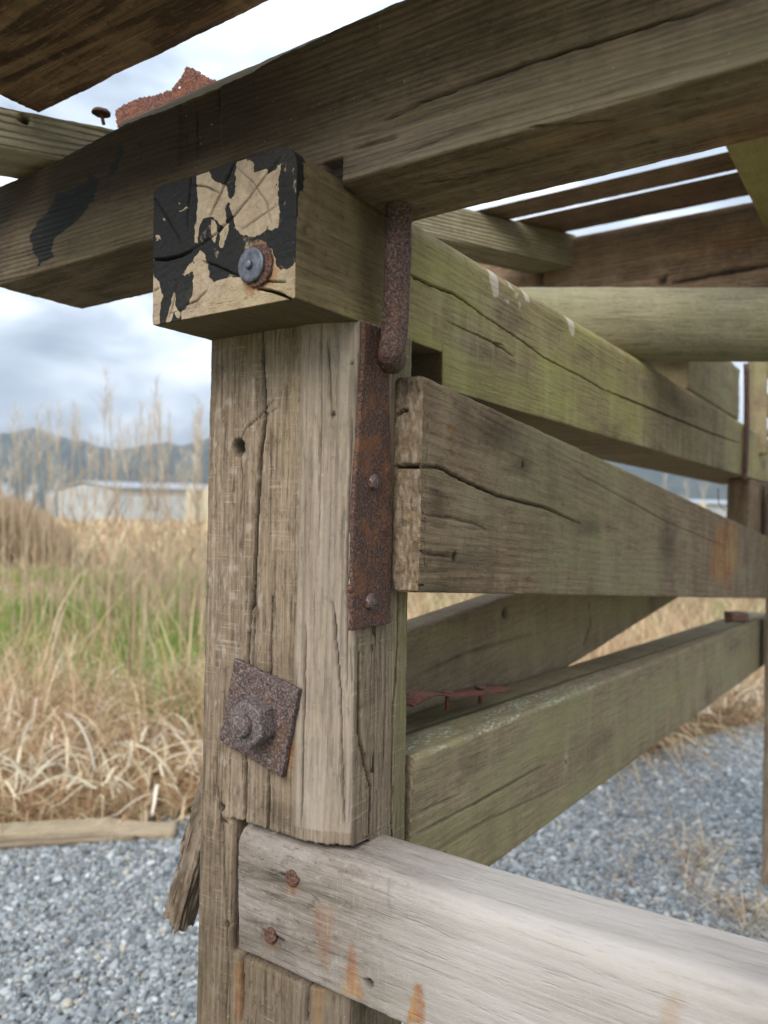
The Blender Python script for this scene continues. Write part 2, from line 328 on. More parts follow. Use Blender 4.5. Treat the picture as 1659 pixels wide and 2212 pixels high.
M_log = wood('log_wood', (.19, .185, .14), (.36, .35, .28), (.34, .345, .28), green=(.2, .2, .09), pith=(0, 0), ring=.02, ringc=.1, ringb=.1, greyamt=.5, seed=10)
M_split = wood('splinter_wood', (.12, .095, .075), (.34, .29, .245), (.30, .27, .24), pith=(.02, .3), ring=.006, ringc=.5, ringb=2.5, greyamt=.5, soft=1., seed=11)
M_rust = rustm('rusty_iron', (.095, .048, .036), (.24, .09, .03), (.24, .18, .16), hotamt=.75); M_rustp = rustm('rusty_plate', (.105, .072, .066), (.18, .085, .05), (.33, .30, .29), hotamt=.4, bd=.0014)
M_rod = rustm('rod_rust', (.11, .065, .055), (.19, .085, .045), (.30, .25, .24), hotamt=.6); M_nut = rustm('nut_iron', (.125, .10, .098), (.18, .10, .07), (.33, .31, .31), hotamt=.3, sc=1., bd=.0009)
M_rustorange = rustm('orange_rust', (.17, .055, .03), (.30, .10, .04), (.33, .18, .12), hotamt=.7)
M_zinc = colm('zinc_steel', (.09, .10, .125), (.20, .21, .24), 150, .5, bump=.0006)
M_zinc.node_tree.nodes['Principled BSDF'].inputs['Metallic'].default_value = .6
M_nail = rustm('nail_rust', (.12, .055, .04), (.24, .10, .05), (.26, .17, .14), hotamt=.4)

# ------------------------------------------------------------------ the timber frame
FR = empty('timber_frame', (-.09, .13, 0)); tag(FR, 'weathered timber frame of mossy bolted beams and posts standing on the gravel', 'timber frame')
X, Y, Z = (1, 0, 0), (0, 1, 0), (0, 0, 1)
PF = .0744
# ---- the post
def post_marks(m):
    p = m.p; a = m.a; c = lambda l, w=.002, d=.007, **k: m.crack(l, 1, PF, -1, w, d, **k)
    c([(567, 705), (568, 800), (573, 900), (563, 980), (556, 1100), (550, 1250), (547, 1440)], .0050, .014)
    c([(547, 1250), (536, 1400), (530, 1640), (526, 1800)], .0044, .014); c([(588, 1290), (584, 1440), (580, 1660), (577, 1800)], .0030, .010); c([(532, 1640), (526, 1805)], .005, .014); c([(580, 1650), (577, 1808)], .0046, .014)
    c([(700, 735), (704, 800), (707, 905)], .0009, .003); c([(480, 740), (478, 900)], .0008, .002); c([(519, 985), (524, 1030), (520, 1110)], .001, .003)
    c([(518, 955), (530, 925), (560, 900), (592, 862)], .0012, .003); c([(560, 905), (600, 880)], .0008, .002)
    c([(600, 1500), (598, 1650)], .001, .003); c([(660, 1350), (655, 1600), (650, 1790)], .0014, .004); c([(705, 1300), (716, 1500), (722, 1790)], .0018, .005); c([(740, 900), (730, 1200), (728, 1500)], .0012, .003)
    c([(690, 700), (690, 900), (683, 1200)], .0007, .002); c([(735, 1400), (742, 1600), (738, 1790)], .0009, .003)
    c([(470, 1700), (478, 1775), (482, 1900), (488, 2060)], .002, .006); c([(488, 1780), (476, 1775)], .004, .008)
    c([(470, 1600), (466, 1720)], .0009, .003); c([(515, 2070), (512, 2212)], .004, .02); c([(655, 2120), (653, 2215)], .002, .01); c([(490, 2060), (484, 2215)], .002, .008)
    c([(768, 1355), (772, 1450), (778, 1600), (800, 1745), (794, 1815)], .003, .012); 
    s = lambda l, w=.002, d=.006: m.crack(l, 0, 0., 1, w, d)
    s([(775, 1380), (778, 1600), (801, 1700), (797, 1815)], .0045, .012); s([(862, 900), (864, 1200), (860, 1400), (848, 1560), (846, 1815)], .003, .006); s([(835, 1360), (832, 1560), (826, 1700)], .001, .004)
    m.hole(514, 968, .0102, .014, 1, PF, -1); m.halo('dark', 514, 968, .02, 1, PF, -1, val=.6); m.hole(478, 1745, .005, .007, 1, PF, -1); m.hole(739, 780, .002, .003, 1, PF, -1); m.hole(738, 1150, .0012, .003, 1, PF, -1); m.hole(708, 893, .003, .002, 1, PF, -1)
    m.hole(487, 1998, .004, .006, 1, PF, -1)
    fr = m.face(1, -1, .4)
    a['saw'] = np.where(fr & (p[:, 0] < -.056), 1., 0.)*(.35 + .65*ss(-.3, .3, fb(p, (18, 18, 9), 4))); a['saw'] += np.where(m.face(0, 1, .8), .9, 0)
    a['pale'] = np.where(fr, ss(-.058, -.052, p[:, 0] + .0012*fb(p, (20, 20, 30), 8))*(.36 + .25*fb(p, (90, 90, 7), 28, 3)), 0)
    a['pale'] = np.maximum(a['pale'], np.where(fr & (p[:, 0] < -.10), .45*ss(.1, .5, fb(p, (170, 170, 70), 21, 4)), 0))
    a['pale'] = np.where(p[:, 2] > 1.0, a['pale'], a['pale']*.3)
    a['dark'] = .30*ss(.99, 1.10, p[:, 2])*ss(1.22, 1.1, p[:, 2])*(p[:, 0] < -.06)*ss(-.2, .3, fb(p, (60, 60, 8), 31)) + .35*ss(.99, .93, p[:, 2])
    a['dark'] = np.maximum(a['dark'], np.where(fr, .45*ss(.15, .45, fb(p, (170, 170, 5), 29, 3)), 0))
    m.halo('dark', 575, 1480, .05, 1, PF, -1, val=.5); m.halo('dark', 600, 1760, .03, 1, PF, -1, val=.5, st=(1.6, 1))
    a['green'] = np.where(m.face(0, 1, .7), ss(.14, .18, p[:, 1])*.75, 0) + .25*ss(.15, .3, fb(p, (15, 15, 10), 5))
    m.poly('rust', [(628, 1610), (636, 1612), (622, 1672), (612, 1672)], 1, PF, -1, fe=.001, warp=.001, val=.9)
    m.poly('rust', [(500, 2085), (514, 2085), (512, 2212), (498, 2212)], 1, PF, -1, fe=.002, warp=.002, val=.6)
    m.poly('rust', [(668, 2130), (690, 2130), (676, 2230), (660, 2230)], 1, PF, -1, fe=.004, warp=.004, val=.6)
def post_shape(wp, n, m):
    w = wp.copy(); fr = w[:, 1] < .12; x = w[:, 0]; k = np.where(fr, 1., 0.)
    w[:, 1] += k*(.017*ss(-.056, .004, x)**1.6)*ss(.15, .09, w[:, 1])                         # the waney corner
    low = ss(.9875, .9845, w[:, 2] + .0012*fb(w*np.array([1, 1, 0]), 350, 6)); rt = ss(-.137, -.1325, x)
    nb = ss(.846, .851, w[:, 2])
    w[:, 1] += k*low*rt*(.004 + .034*nb)                                                       # the housing cut for the rail
    w[:, 1] += k*ss(.986, .984, w[:, 2])*.002*ss(-.155, -.150, x)
    w[:, 0] -= .0045*(1.48 - w[:, 2])/.6*(x < -.1)*1.0
    w[:, 1] += .0006*np.sin(x*300)*k*(x > -.05)
    return w
zs = np.concatenate([np.arange(0, .70, .03), grid_lin(.70, .84, .004), grid_lin(.842, .99, .0016), grid_lin(.992, 1.4845, .0022)])
post = timber('post', (0, 0, 0), (Z, X, Y), zs, grid_lin(-.183, 0, .0011), np.concatenate([grid_lin(PF, .082, .0016), grid_lin(.085, .189, .0019)]), M_post, FR, rad=(.005, .003, .003, .004), marks=post_marks, shape=post_shape, rough=.0007, seed=3, label='thick pale grey post with a knot hole and long vertical cracks')

# ---- tie beam, its painted end towards the camera
def tie_marks(m):
    p = m.p; a = m.a; z = ZA
    E_ = lambda l, **k: m.poly('tar', l, 1, 0., -1, z=z, th=.3, **k)
    end = m.face(1, -1, .3) & (p[:, 1] < .004)
    a['tar'][end] = 1.
    kw = dict(sub=True, fe=.0008, warp=.0018, fq=240)
    E_([(930, 240), (1000, 300), (1080, 340), (1170, 370), (1195, 410), (1190, 430), (1230, 420), (1275, 395), (1285, 480), (1270, 560), (1265, 700), (1270, 800), (1240, 880), (1190, 950), (1140, 1000), (1080, 1020), (1000, 1010), (940, 1000), (890, 930), (870, 840), (850, 760), (830, 700), (870, 650), (890, 560), (890, 470), (900, 370)], **kw)
    E_([(1275, 395), (1310, 300), (1312, 420), (1292, 560), (1303, 800), (1290, 930), (1220, 980), (1190, 950), (1265, 700)], val=.85, **kw)
    E_([(500, 320), (640, 290), (640, 400), (690, 500), (740, 520), (800, 560), (830, 620), (835, 690), (800, 740), (800, 900), (760, 910), (720, 880), (660, 830), (590, 860), (555, 930), (540, 1080), (510, 1080), (510, 930), (530, 840), (545, 700), (530, 560), (530, 400)], **kw)
    E_([(500, 320), (650, 275), (780, 250), (900, 230), (920, 160), (1000, 140), (960, 200), (930, 260), (860, 290), (720, 310), (640, 400), (540, 390)], val=.9, **kw)
    E_([(1010, 200), (1200, 205), (1260, 240), (1200, 240), (1080, 235), (1010, 240)], val=.8, **kw)
    E_([(780, 900), (835, 890), (830, 960), (800, 1060), (770, 1130), (740, 1130), (750, 1000)], **kw)
    E_([(660, 850), (710, 880), (720, 960), (700, 1080), (670, 1010)], val=.7, **kw)
    E_([(690, 1110), (740, 1160), (730, 1240), (690, 1200)], val=.5, **kw)
    E_([(500, 1230), (560, 1150), (600, 1170), (620, 1260), (640, 1330), (650, 1400), (690, 1450), (760, 1420), (860, 1400), (930, 1400), (980, 1450), (1100, 1460), (1190, 1420), (1200, 1130), (1240, 1140), (1275, 1290), (1330, 1350), (1440, 1280), (1500, 1300), (1560, 1640), (1500, 1800), (560, 2000), (370, 1980), (390, 1720), (450, 1660), (490, 1560), (500, 1400), (495, 1300)], **kw)
    E_([(395, 1380), (430, 1300), (500, 1240), (510, 1330), (430, 1390)], val=.7, **kw)
    E_([(80, 1270), (110, 1290), (130, 1390), (180, 1440), (195, 1520), (220, 1580), (190, 1640), (180, 1890), (80, 1890)], **kw)
    for q in ([(355, 690), (375, 685), (380, 720), (362, 730)], [(360, 790), (440, 740), (450, 755), (370, 800)], [(215, 850), (240, 850), (245, 890), (220, 890)], [(140, 1010), (190, 1000), (200, 1050), (150, 1070)], [(255, 405), (290, 405), (275, 420)], [(240, 1830), (320, 1520), (335, 1600), (300, 1800), (255, 1840)], [(310, 1650), (380, 1740), (370, 1790), (320, 1770)]): E_(q, val=.75, **kw)
    a['pale'][end] = .5; a['rust'][end] = .20; m.d[end] -= .0007*ss(.3, .8, a['tar'][end]); mid_ = end & (p[:, 0] > -.14) & (p[:, 2] < 1.6); a['tar'][mid_] *= (1 - .5*ss(.1, .5, fb(p[mid_], (70, 70, 45), 88, 4)))
    a['dark'][end] = .22*ss(.0, .5, fb(p[end], (60, 60, 40), 89, 3))
    # the tar lapped a little way over the right-hand arris
    m.poly('tar', [(1400, 60), (1530, 250), (1535, 420), (1528, 570), (1480, 640), (1472, 800), (1450, 1000), (1445, 1270), (1380, 1270), (1380, 60)], 0, 0., 1, z=z, fe=.0008, warp=.0015, th=.3)
    top = (p[:, 1] < .012) & (p[:, 2] > 1.60); a['tar'][top] = np.maximum(a['tar'][top], .9*(p[top, 0] > -.05))
    for l, w, d in (([(100, 1240), (250, 1235), (370, 1205), (480, 1150)], .003, .008), ([(370, 1205), (480, 1150), (600, 1080), (760, 950), (880, 820), (1000, 680), (1150, 480), (1330, 260)], .0011, .004),
                    ([(482, 320), (470, 500), (455, 700), (440, 980)], .0016, .006), ([(930, 230), (830, 450), (740, 640), (650, 830)], .0016, .005), ([(130, 650), (250, 850), (340, 1000), (390, 1100)], .0014, .004),
                    ([(580, 1250), (740, 1310), (940, 1400)], .0014, .004), ([(1100, 1512), (1200, 1525), (1310, 1560), (1430, 1615)], .003, .01), ([(470, 545), (600, 550), (740, 615)], .0011, .003),
                    ([(900, 370), (1050, 510), (1180, 700), (1230, 900)], .0007, .002), ([(1290, 720), (1100, 850), (950, 960)], .0009, .002), ([(1170, 1435), (1360, 1445)], .0012, .004), ([(430, 1660), (530, 1620), (630, 1520)], .0011, .003), ([(340, 1430), (320, 1600), (270, 1780)], .001, .003), ([(105, 1545), (180, 1500)], .001, .003)):
        m.crack(l, 1, 0., -1, w, d, z=z, amp=.0004)
    for q, v in (([(940, 1380), (1000, 1580), (1100, 1550), (1250, 1470), (1300, 1350), (1230, 1130), (1180, 1080), (1100, 1010), (1040, 1060), (1100, 1300)], .9),): m.poly('rust', q, 1, 0., -1, z=z, fe=.004, warp=.003, val=v)
    m.poly('dark', [(1000, 500), (1060, 450), (1060, 560), (1000, 610)], 1, 0., -1, z=z, fe=.003, warp=.003, val=.4)
    m.poly('green', [(700, 1560), (1460, 1420), (1500, 1640), (560, 1800)], 1, 0., -1, z=z, fe=.01, warp=.004, val=.55)
    sd = m.face(0, 1, .5)
    # the side
    d = lambda l, w=.002, dd=.006, zz=I_: m.crack(l, 0, 0., 1, w, dd, z=zz)
    d([(720, 990), (780, 1030), (900, 1090), (1150, 1190), (1397, 1370)], .0028, .008, ZD)
    d([(400, 1345), (600, 1475), (690, 1545), (850, 1625), (960, 1690)], .0022, .007, ZC); d([(270, 1385), (460, 1475), (560, 1540)], .0012, .004, ZC)
    d([(965, 215), (1150, 290), (1420, 400), (1540, 440)], .004, .006, ZE)
    m.hole(775, 1035, .003, .006, 0, 0., 1, z=ZD); m.hole(1300, 180, .006, .008, 0, 0, 1, z=ZE)
    yy, zz = p[:, 1], p[:, 2]; nz = fb(p, (7, 7, 16), 12, 4); st = fb(p, (1, 60, 7), 14, 3)
    gr = .45 + 1.0*nz + .45*ss(1.50, 1.45, zz)*ss(1.4, 1.0, yy) + .5*ss(.18, 0, np.abs(yy - .62) - .06)*ss(1.5, 1.58, zz) + .2*st
    br = ss(1.02, 1.14, yy + .3*(1.53 - zz))*ss(1.95, 1.8, yy)
    gr = np.clip(gr, 0, 1)*(1 - .8*br)*ss(.03, .2, yy) + .35*ss(1.52, 1.485, zz)*(yy < .3)
    a['green'] = np.where(sd, np.clip(gr, 0, 1), a['green'])
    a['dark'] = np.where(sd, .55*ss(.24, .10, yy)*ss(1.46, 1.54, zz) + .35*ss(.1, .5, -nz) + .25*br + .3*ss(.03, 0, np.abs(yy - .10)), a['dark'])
    a['pale'] = np.where(sd, .25*ss(.1, .5, st)*ss(1.6, 1.5, zz)*(yy > .2), a['pale'])
    for q in ([(470, 1130), (500, 1120), (495, 1280), (475, 1290), (455, 1200)], [(540, 1180), (555, 1190), (560, 1250), (548, 1240)], [(575, 1190), (600, 1210), (590, 1250)], [(560, 1270), (580, 1265), (575, 1290)], [(605, 1230), (635, 1240), (630, 1310), (610, 1300)], [(580, 1300), (592, 1310), (585, 1330)], [(520, 1290), (545, 1300), (535, 1310)], [(790, 1350), (830, 1360), (820, 1460), (800, 1430)]):
        m.poly('pale', q, 0, 0., 1, z=ZC, fe=.001, warp=.002, fq=150, val=1.); m.poly('green', q, 0, 0., 1, z=ZC, fe=.001, warp=.002, fq=150, val=.9, sub=True)
    a['pale'] = np.where(m.face(2, -1, .7), .05, a['pale']); a['dark'] = np.where(m.face(2, -1, .7), .6*ss(.7, .2, yy) + .32, a['dark'])  # underside shade painted into the colour, offsetting the ground bounce
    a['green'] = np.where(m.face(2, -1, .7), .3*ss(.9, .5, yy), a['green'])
    m.hole(1555, 975, .006, .0012, 0, 0., 1, z=ZA, ch=None)
def tie_shape(wp, n, m):
    w = wp.copy(); k = ss(1.53, 1.47, w[:, 2]); up = k*ss(.2535, .2515, w[:, 1] + .0015*fb(w*np.array([0, 0, 1]), 300, 6))
    w[:, 2] += up*.0405*ss(1.50, 1.442, wp[:, 2])
    w[:, 2] += .004*ss(.35, .9, w[:, 1])*0 + .0015*fb(w, (4, 4, 0.1), 9)*(w[:, 2] > 1.55)*(w[:, 1] > .1)
    w[:, 0] += .0015*fb(w, (3, 5, 9), 19)*(w[:, 1] > .1)
    return w
ys = np.concatenate([np.array([0, .0006, .0014]), grid_lin(.003, .19, .0022), grid_lin(.192, .262, .0016), grid_lin(.265, .75, .0028), grid_lin(.755, 1.6, .006), grid_lin(1.61, 2.8, .014)])
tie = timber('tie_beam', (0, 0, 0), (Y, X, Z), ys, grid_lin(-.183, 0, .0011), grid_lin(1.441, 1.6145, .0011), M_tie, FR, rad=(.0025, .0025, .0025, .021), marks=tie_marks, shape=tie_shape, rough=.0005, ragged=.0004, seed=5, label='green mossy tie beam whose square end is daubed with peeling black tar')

# ---- plate beam across the top
def plate_marks(m):
    p = m.p; a = m.a; yn = .055
    m.a['tar'] *= 1; m.poly('tar', [(650, 890), (710, 950), (690, 1080), (600, 1180), (520, 1260), (400, 1370), (350, 1440), (400, 1490), (280, 1560), (250, 1470), (220, 1400), (250, 1270), (340, 1170), (420, 1030), (540, 1010), (620, 960)], 1, yn, -1, z=ZB, fe=.002, warp=.007, fq=90, val=1.)
    m.poly('tar', [(870, 690), (910, 720), (850, 850), (800, 930), (770, 930), (800, 830)], 1, yn, -1, z=ZB, fe=.004, warp=.005, fq=90, val=.7)
    m.poly('tar', [(980, 660), (1060, 640), (1030, 690), (960, 700)], 1, yn, -1, z=ZB, fe=.004, warp=.004, fq=90, val=.6)
    m.poly('dark', [(1300, 250), (1590, 150), (1600, 720), (1300, 830)], 1, yn, -1, z=ZB, fe=.002, warp=.002, val=.55, dep=.003)
    c = lambda l, w, d, z=ZC: m.crack(l, 1, yn, -1, w, d, z=z, seed=8)
    c([(1415, 400), (1420, 780)], .002, .006, ZB); c([(1335, 560), (1340, 760)], .001, .004, ZB); c([(1330, 730), (1500, 690)], .001, .004, ZB); c([(1572, 160), (1580, 500)], .0018, .006, ZB); c([(700, 1000), (560, 1030)], .001, .003, ZB)
    c([(0, 520), (220, 415), (640, 262), (1080, 130), (1300, 60), (1500, 0)], .0022, .008); c([(-160, 590), (0, 560), (260, 470), (700, 350)], .0012, .004); c([(0, 700), (330, 560), (420, 540)], .0012, .004)
    c([(-130, 640), (-20, 610), (60, 588)], .0016, .006); c([(100, 430), (500, 330), (900, 180)], .0008, .003); c([(900, 420), (1250, 300), (1600, 215)], .0008, .003)
    zz = p[:, 2]; xx = p[:, 0]; nz = fb(p, (6, 6, 18), 22, 4)
    fr = m.face(1, -1, .5)
    a['pale'] = np.where(fr, .30*ss(1.655, 1.60, zz + .02*nz)*ss(-.05, .1, xx) + .14*ss(1.69, 1.63, zz + .03*nz), 0)
    a['dark'] = np.maximum(a['dark'], np.where(fr, .6*ss(1.63, 1.69, zz + .03*nz)*ss(.45, -.1, xx) + .45*ss(.05, -.15, xx), 0))  # upper part: darker stain with the deck board's shade painted in
    a['green'] = np.where(fr, .35*ss(1.66, 1.60, zz)*ss(0, .5, nz + .3) + .25*ss(.0, .4, nz)*ss(0, .2, xx), .15*ss(0, .4, nz)*m.face(2, -1, .6))
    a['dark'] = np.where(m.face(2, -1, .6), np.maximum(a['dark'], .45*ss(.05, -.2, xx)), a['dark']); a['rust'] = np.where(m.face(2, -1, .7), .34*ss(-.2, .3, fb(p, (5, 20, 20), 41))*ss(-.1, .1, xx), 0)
    for l in ([(340, 760), (560, 720), (840, 640)], [(500, 640), (560, 650)], [(600, 560), (1000, 520)], [(130, 800), (420, 760)], [(1000, 660), (1200, 600)], [(350, 700), (470, 680)]): m.crack(l, 2, 1.598, -1, .0014, .004, z=ZC)
def plate_shape(wp, n, m):
    w = wp.copy(); x = w[:, 0]; up = ss(1.66, 1.74, w[:, 2]); fr = ss(.10, .06, w[:, 1])
    w[:, 2] -= up*fr*(.004*ss(.12, -.3, x) + .012*ss(-.28, -.48, x) + .003*np.abs(fb(w, (45, 1, 1), 3))*(x < .05) + .004*ss(-.05, -.12, x)*ss(-.33, -.2, x))
    w[:, 1] += ss(.12, .16, w[:, 1])*.022*ss(.1, -.5, x)
    lo = ss(1.63, 1.598, w[:, 2]); w[:, 2] -= lo*.004*ss(-.1, -.5, x)
    w[:, 0] += ss(-.52, -.56, x)*(.004*fb(w, (1, 60, 60), 9))
    hol = ss(.004, .0, np.maximum(np.abs(x + .006) - .008, np.abs(w[:, 2] - 1.609) - .010)); w[:, 1] += hol*.012*fr
    m.a['crack'] = np.maximum(m.a['crack'], hol*fr*.8)
    return w
xs = np.concatenate([grid_lin(-.572, .30, .0022), grid_lin(.304, .6, .005), grid_lin(.62, 1.3, .03)])
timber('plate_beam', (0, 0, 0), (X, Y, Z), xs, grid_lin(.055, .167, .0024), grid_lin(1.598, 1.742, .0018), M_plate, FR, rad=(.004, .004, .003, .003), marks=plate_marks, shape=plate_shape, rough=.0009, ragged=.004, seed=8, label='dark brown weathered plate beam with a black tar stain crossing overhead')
def lit_crown_marks(m): m.a['pale'][:] = .8
timber('lit_crown_strip', (0, 0, 0), (X, Y, Z), grid_lin(-.335, 1.0, .005), grid_lin(.072, .160, .006), grid_lin(1.7435, 1.7545, .003), M_rail, FR, rad=.002, marks=lit_crown_marks, rough=.001, seed=9)  # added pale strip painting the lit crown of the plate beam

# ---- deck over the left, and the skewed batten under it
def G_marks(m):
    m.a['dark'][:] = .1; m.a['green'] = .3*ss(.1, .4, fb(m.p, (6, 14, 6), 51))
timber('deck_board', (0, 0, 0), (X, Y, Z), np.concatenate([grid_lin(-.468, .2, .003), grid_lin(.22, 1.3, .03)]), grid_lin(-.235, .052, .003), grid_lin(1.792, 1.836, .004), M_deck, FR, rad=.003, marks=G_marks, rough=.0012, ragged=.002, seed=11, label='reddish brown deck board with wavy grain overhead')
dv = np.array([.53, .848, 0]); nv = np.array([-.848, .53, 0]); b0 = np.array([-.56, -.11, 0])
def rib_marks(m):
    m.a['green'] = .5*ss(-.1, .5, fb(m.p, (14, 14, 30), 61)); m.a['pale'][:] = .25
    m.hole(20, 575, .006, .008, 0, -.52, 1, z=lambda x, y: ZB(x, y)); m.a['dark'] = .25*ss(.0, .5, fb(m.p, (30, 30, 60), 62))
timber('batten', b0, (dv, nv, Z), grid_lin(0, .62, .004), grid_lin(0, .09, .004), grid_lin(1.737, 1.789, .0016), M_rib, FR, rad=.003, marks=rib_marks, rough=.0012, seed=12, label='pale ribbed batten skewed under the overhead board')

# ---- brace board nailed to the side
def sh_axes(sl, k=0.): return ((k, 1, sl), (1, -k, 0), (0, -sl, 1))
def C_marks(m):
    p = m.p; a = m.a; v = .033; c = lambda l, w, d, z=ZE: m.crack(l, 0, v, 1, w, d, z=z, seed=11)
    c([(150, 540), (240, 545), (330, 595), (500, 670), (700, 720), (850, 790)], .0024, .007); c([(170, 750), (290, 762), (400, 790), (440, 815)], .0015, .004); c([(165, 915), (295, 932)], .0018, .004)
    c([(190, 640), (240, 655)], .001, .003); c([(500, 640), (520, 690)], .0008, .002); c([(820, 560), (1200, 770), (1500, 900)], .0012, .003)
    m.crack([(60, 542), (110, 541), (175, 540)], 1, .16, -1, .005, .012, z=ZE); m.crack([(60, 320), (90, 300), (110, 300)], 1, .16, -1, .004, .008, z=ZE)
    m.hole(600, 535, .006, .002, 0, v, 1, z=ZE); m.hole(305, 930, .006, .003, 0, v, 1, z=ZE); m.hole(285, 375, .004, .002, 0, v, 1, z=ZE, ch=None); m.halo('rust', 288, 378, .008, 0, v, 1, z=ZE, val=.8)
    for x, y, r, s_ in ((600, 540, .03, (1.6, .7)), (330, 950, .05, (2.2, .5)), (480, 400, .06, (2.2, .6)), (230, 700, .03, (1, 1)), (880, 800, .05, (2, .6)), (1230, 880, .1, (1.2, 1)), (250, 1060, .04, (3, .4))): m.halo('dark', x, y, r, 0, v, 1, z=ZE, val=.65, st=s_)
    m.poly('rust', [(1440, 780), (1525, 790), (1530, 960), (1480, 1060), (1410, 1000), (1425, 850)], 0, v, 1, z=ZE, fe=.03, warp=.02, fq=20, val=.85)
    sd = m.face(0, 1, .5); nz = fb(p, (6, 8, 14), 72, 4); y = p[:, 1]
    a['green'] = np.where(sd, np.clip(.1 + .75*ss(.33, .5, y)*ss(1.3, .7, y) + .9*nz, 0, 1), .2); a['green'] *= np.where(m.end > 0, .3, 1)
    a['pale'] = np.where(m.end > 0, .55*ss(-.2, .4, fb(p, (320, 320, 70), 73)), .12*ss(0, .4, nz)); a['dark'] = np.where(m.end > 0, .5*ss(.05, .4, fb(p, (260, 260, 45), 74)), a['dark'])
def C_shape(w, n, m):
    w = w.copy(); k = m.end > 0; e = (m.local[:, 0] < .012)
    w[:, 1] += np.where(e, .0014*fb(w, (420, 1, 110), 77, 3) + (1.44 - w[:, 2])*.07, 0)
    t = ss(0, .35, m.local[:, 0]); w[:, 2] -= (m.local[:, 2] < -.1)*.012*t*0
    return w
tilt = -.084
timber('brace_board', (0, .156, 1.4385), sh_axes(tilt), np.concatenate([[0, .0006, .0014], grid_lin(.003, .5, .0024), grid_lin(.505, 1.2, .006), grid_lin(1.22, 2.37, .02)]), grid_lin(.0008, .033, .0013), grid_lin(-.214, 0, .0019), M_board, FR, rad=(.002, .002, .002, .0025), marks=C_marks, shape=C_shape, rough=.0006, ragged=.0015, seed=14, label='sloping brace board with a rough sawn end and a wavy split')

# ---- lower mossy brace beams
def N2_marks(m):
    p = m.p; a = m.a; c = lambda l, w, d: m.crack(l, 0, 0., 1, w, d, z=ZH, seed=15)
    c([(140, 655), (400, 520), (640, 385), (700, 355)], .0014, .004); c([(150, 560), (330, 480)], .001, .003); c([(200, 740), (460, 590), (800, 430)], .001, .003); c([(250, 700), (500, 560)], .0008, .003)
    m.hole(787, 345, .005, .0015, 0, 0., 1, z=ZH); m.halo('dark', 787, 345, .012, 0, 0., 1, z=ZH, val=.4); m.halo('pale', 787, 335, .016, 0, 0., 1, z=ZH, val=.5, st=(.8, 1.6)); m.hole(262, 745, .004, .003, 0, 0., 1, z=ZH)
    nz = fb(p, (6, 5, 12), 82, 4); sd = m.face(0, 1, .5); tp = m.face(2, 1, .5)
    a['green'] = np.where(sd, np.clip(.55 + .9*nz, 0, 1), .2); a['green'] = np.where(tp, np.clip(.6 + .8*nz, 0, 1), a['green'])
    x = p[:, 0]; a['lichen'] = np.where((tp | (n_up(m) > .2)) & (x > -.05), ss(-.055, -.03, x + .012*nz)*ss(1.3, .5, p[:, 1]), 0); a['lichen'] = np.where(m.end > 0, .35, a['lichen'])
    a['dark'] = np.where(tp, .8*ss(.004, 0, np.abs(x + .062 - .02*(p[:, 1] - .2)) - .002*(1 + nz)) + .5*ss(-.055, -.075, x)*ss(.7, .4, p[:, 1]), a['dark'])
    a['dark'] = np.where(sd, .35*ss(.1, .5, -nz), a['dark'])
def n_up(m): return m.n[:, 2]
timber('lower_brace', (0, .203, 1.043), sh_axes(-.042), np.concatenate([[0, .0006], grid_lin(.002, .5, .003), grid_lin(.505, 1.1, .006), grid_lin(1.12, 2.75, .02)]), grid_lin(-.112, 0, .0019), grid_lin(-.178, 0, .0019), M_brace, FR, rad=(.003, .004, .003, .006), marks=N2_marks, rough=.0007, ragged=.0015, seed=16, label='lower mossy beam flecked with white lichen along its top edge')
def N3_marks(m):
    nz = fb(m.p, (5, 5, 12), 92, 4); m.a['green'] = np.clip(.35 + .8*nz, 0, 1); m.a['dark'] = .3*ss(-.1, .5, -nz)
    m.crack([(1275, 1300), (1278, 1350), (1262, 1398)], 0, -.12, 1, .006, .004); m.hole(1095, 1325, .012, .01, 0, -.12, 1)
    m.crack([(885, 1470), (1010, 1410), (1150, 1370)], 0, -.12, 1, .002, .004)
timber('counter_brace', (-.122, .10, 1.122), sh_axes(.075), grid_lin(0, 2.4, .008), grid_lin(-.05, 0, .005), grid_lin(-.185, 0, .0035), M_brace, FR, rad=.004, marks=N3_marks, rough=.001, seed=17, label='shaded inner brace rising away behind the lower mossy beam')

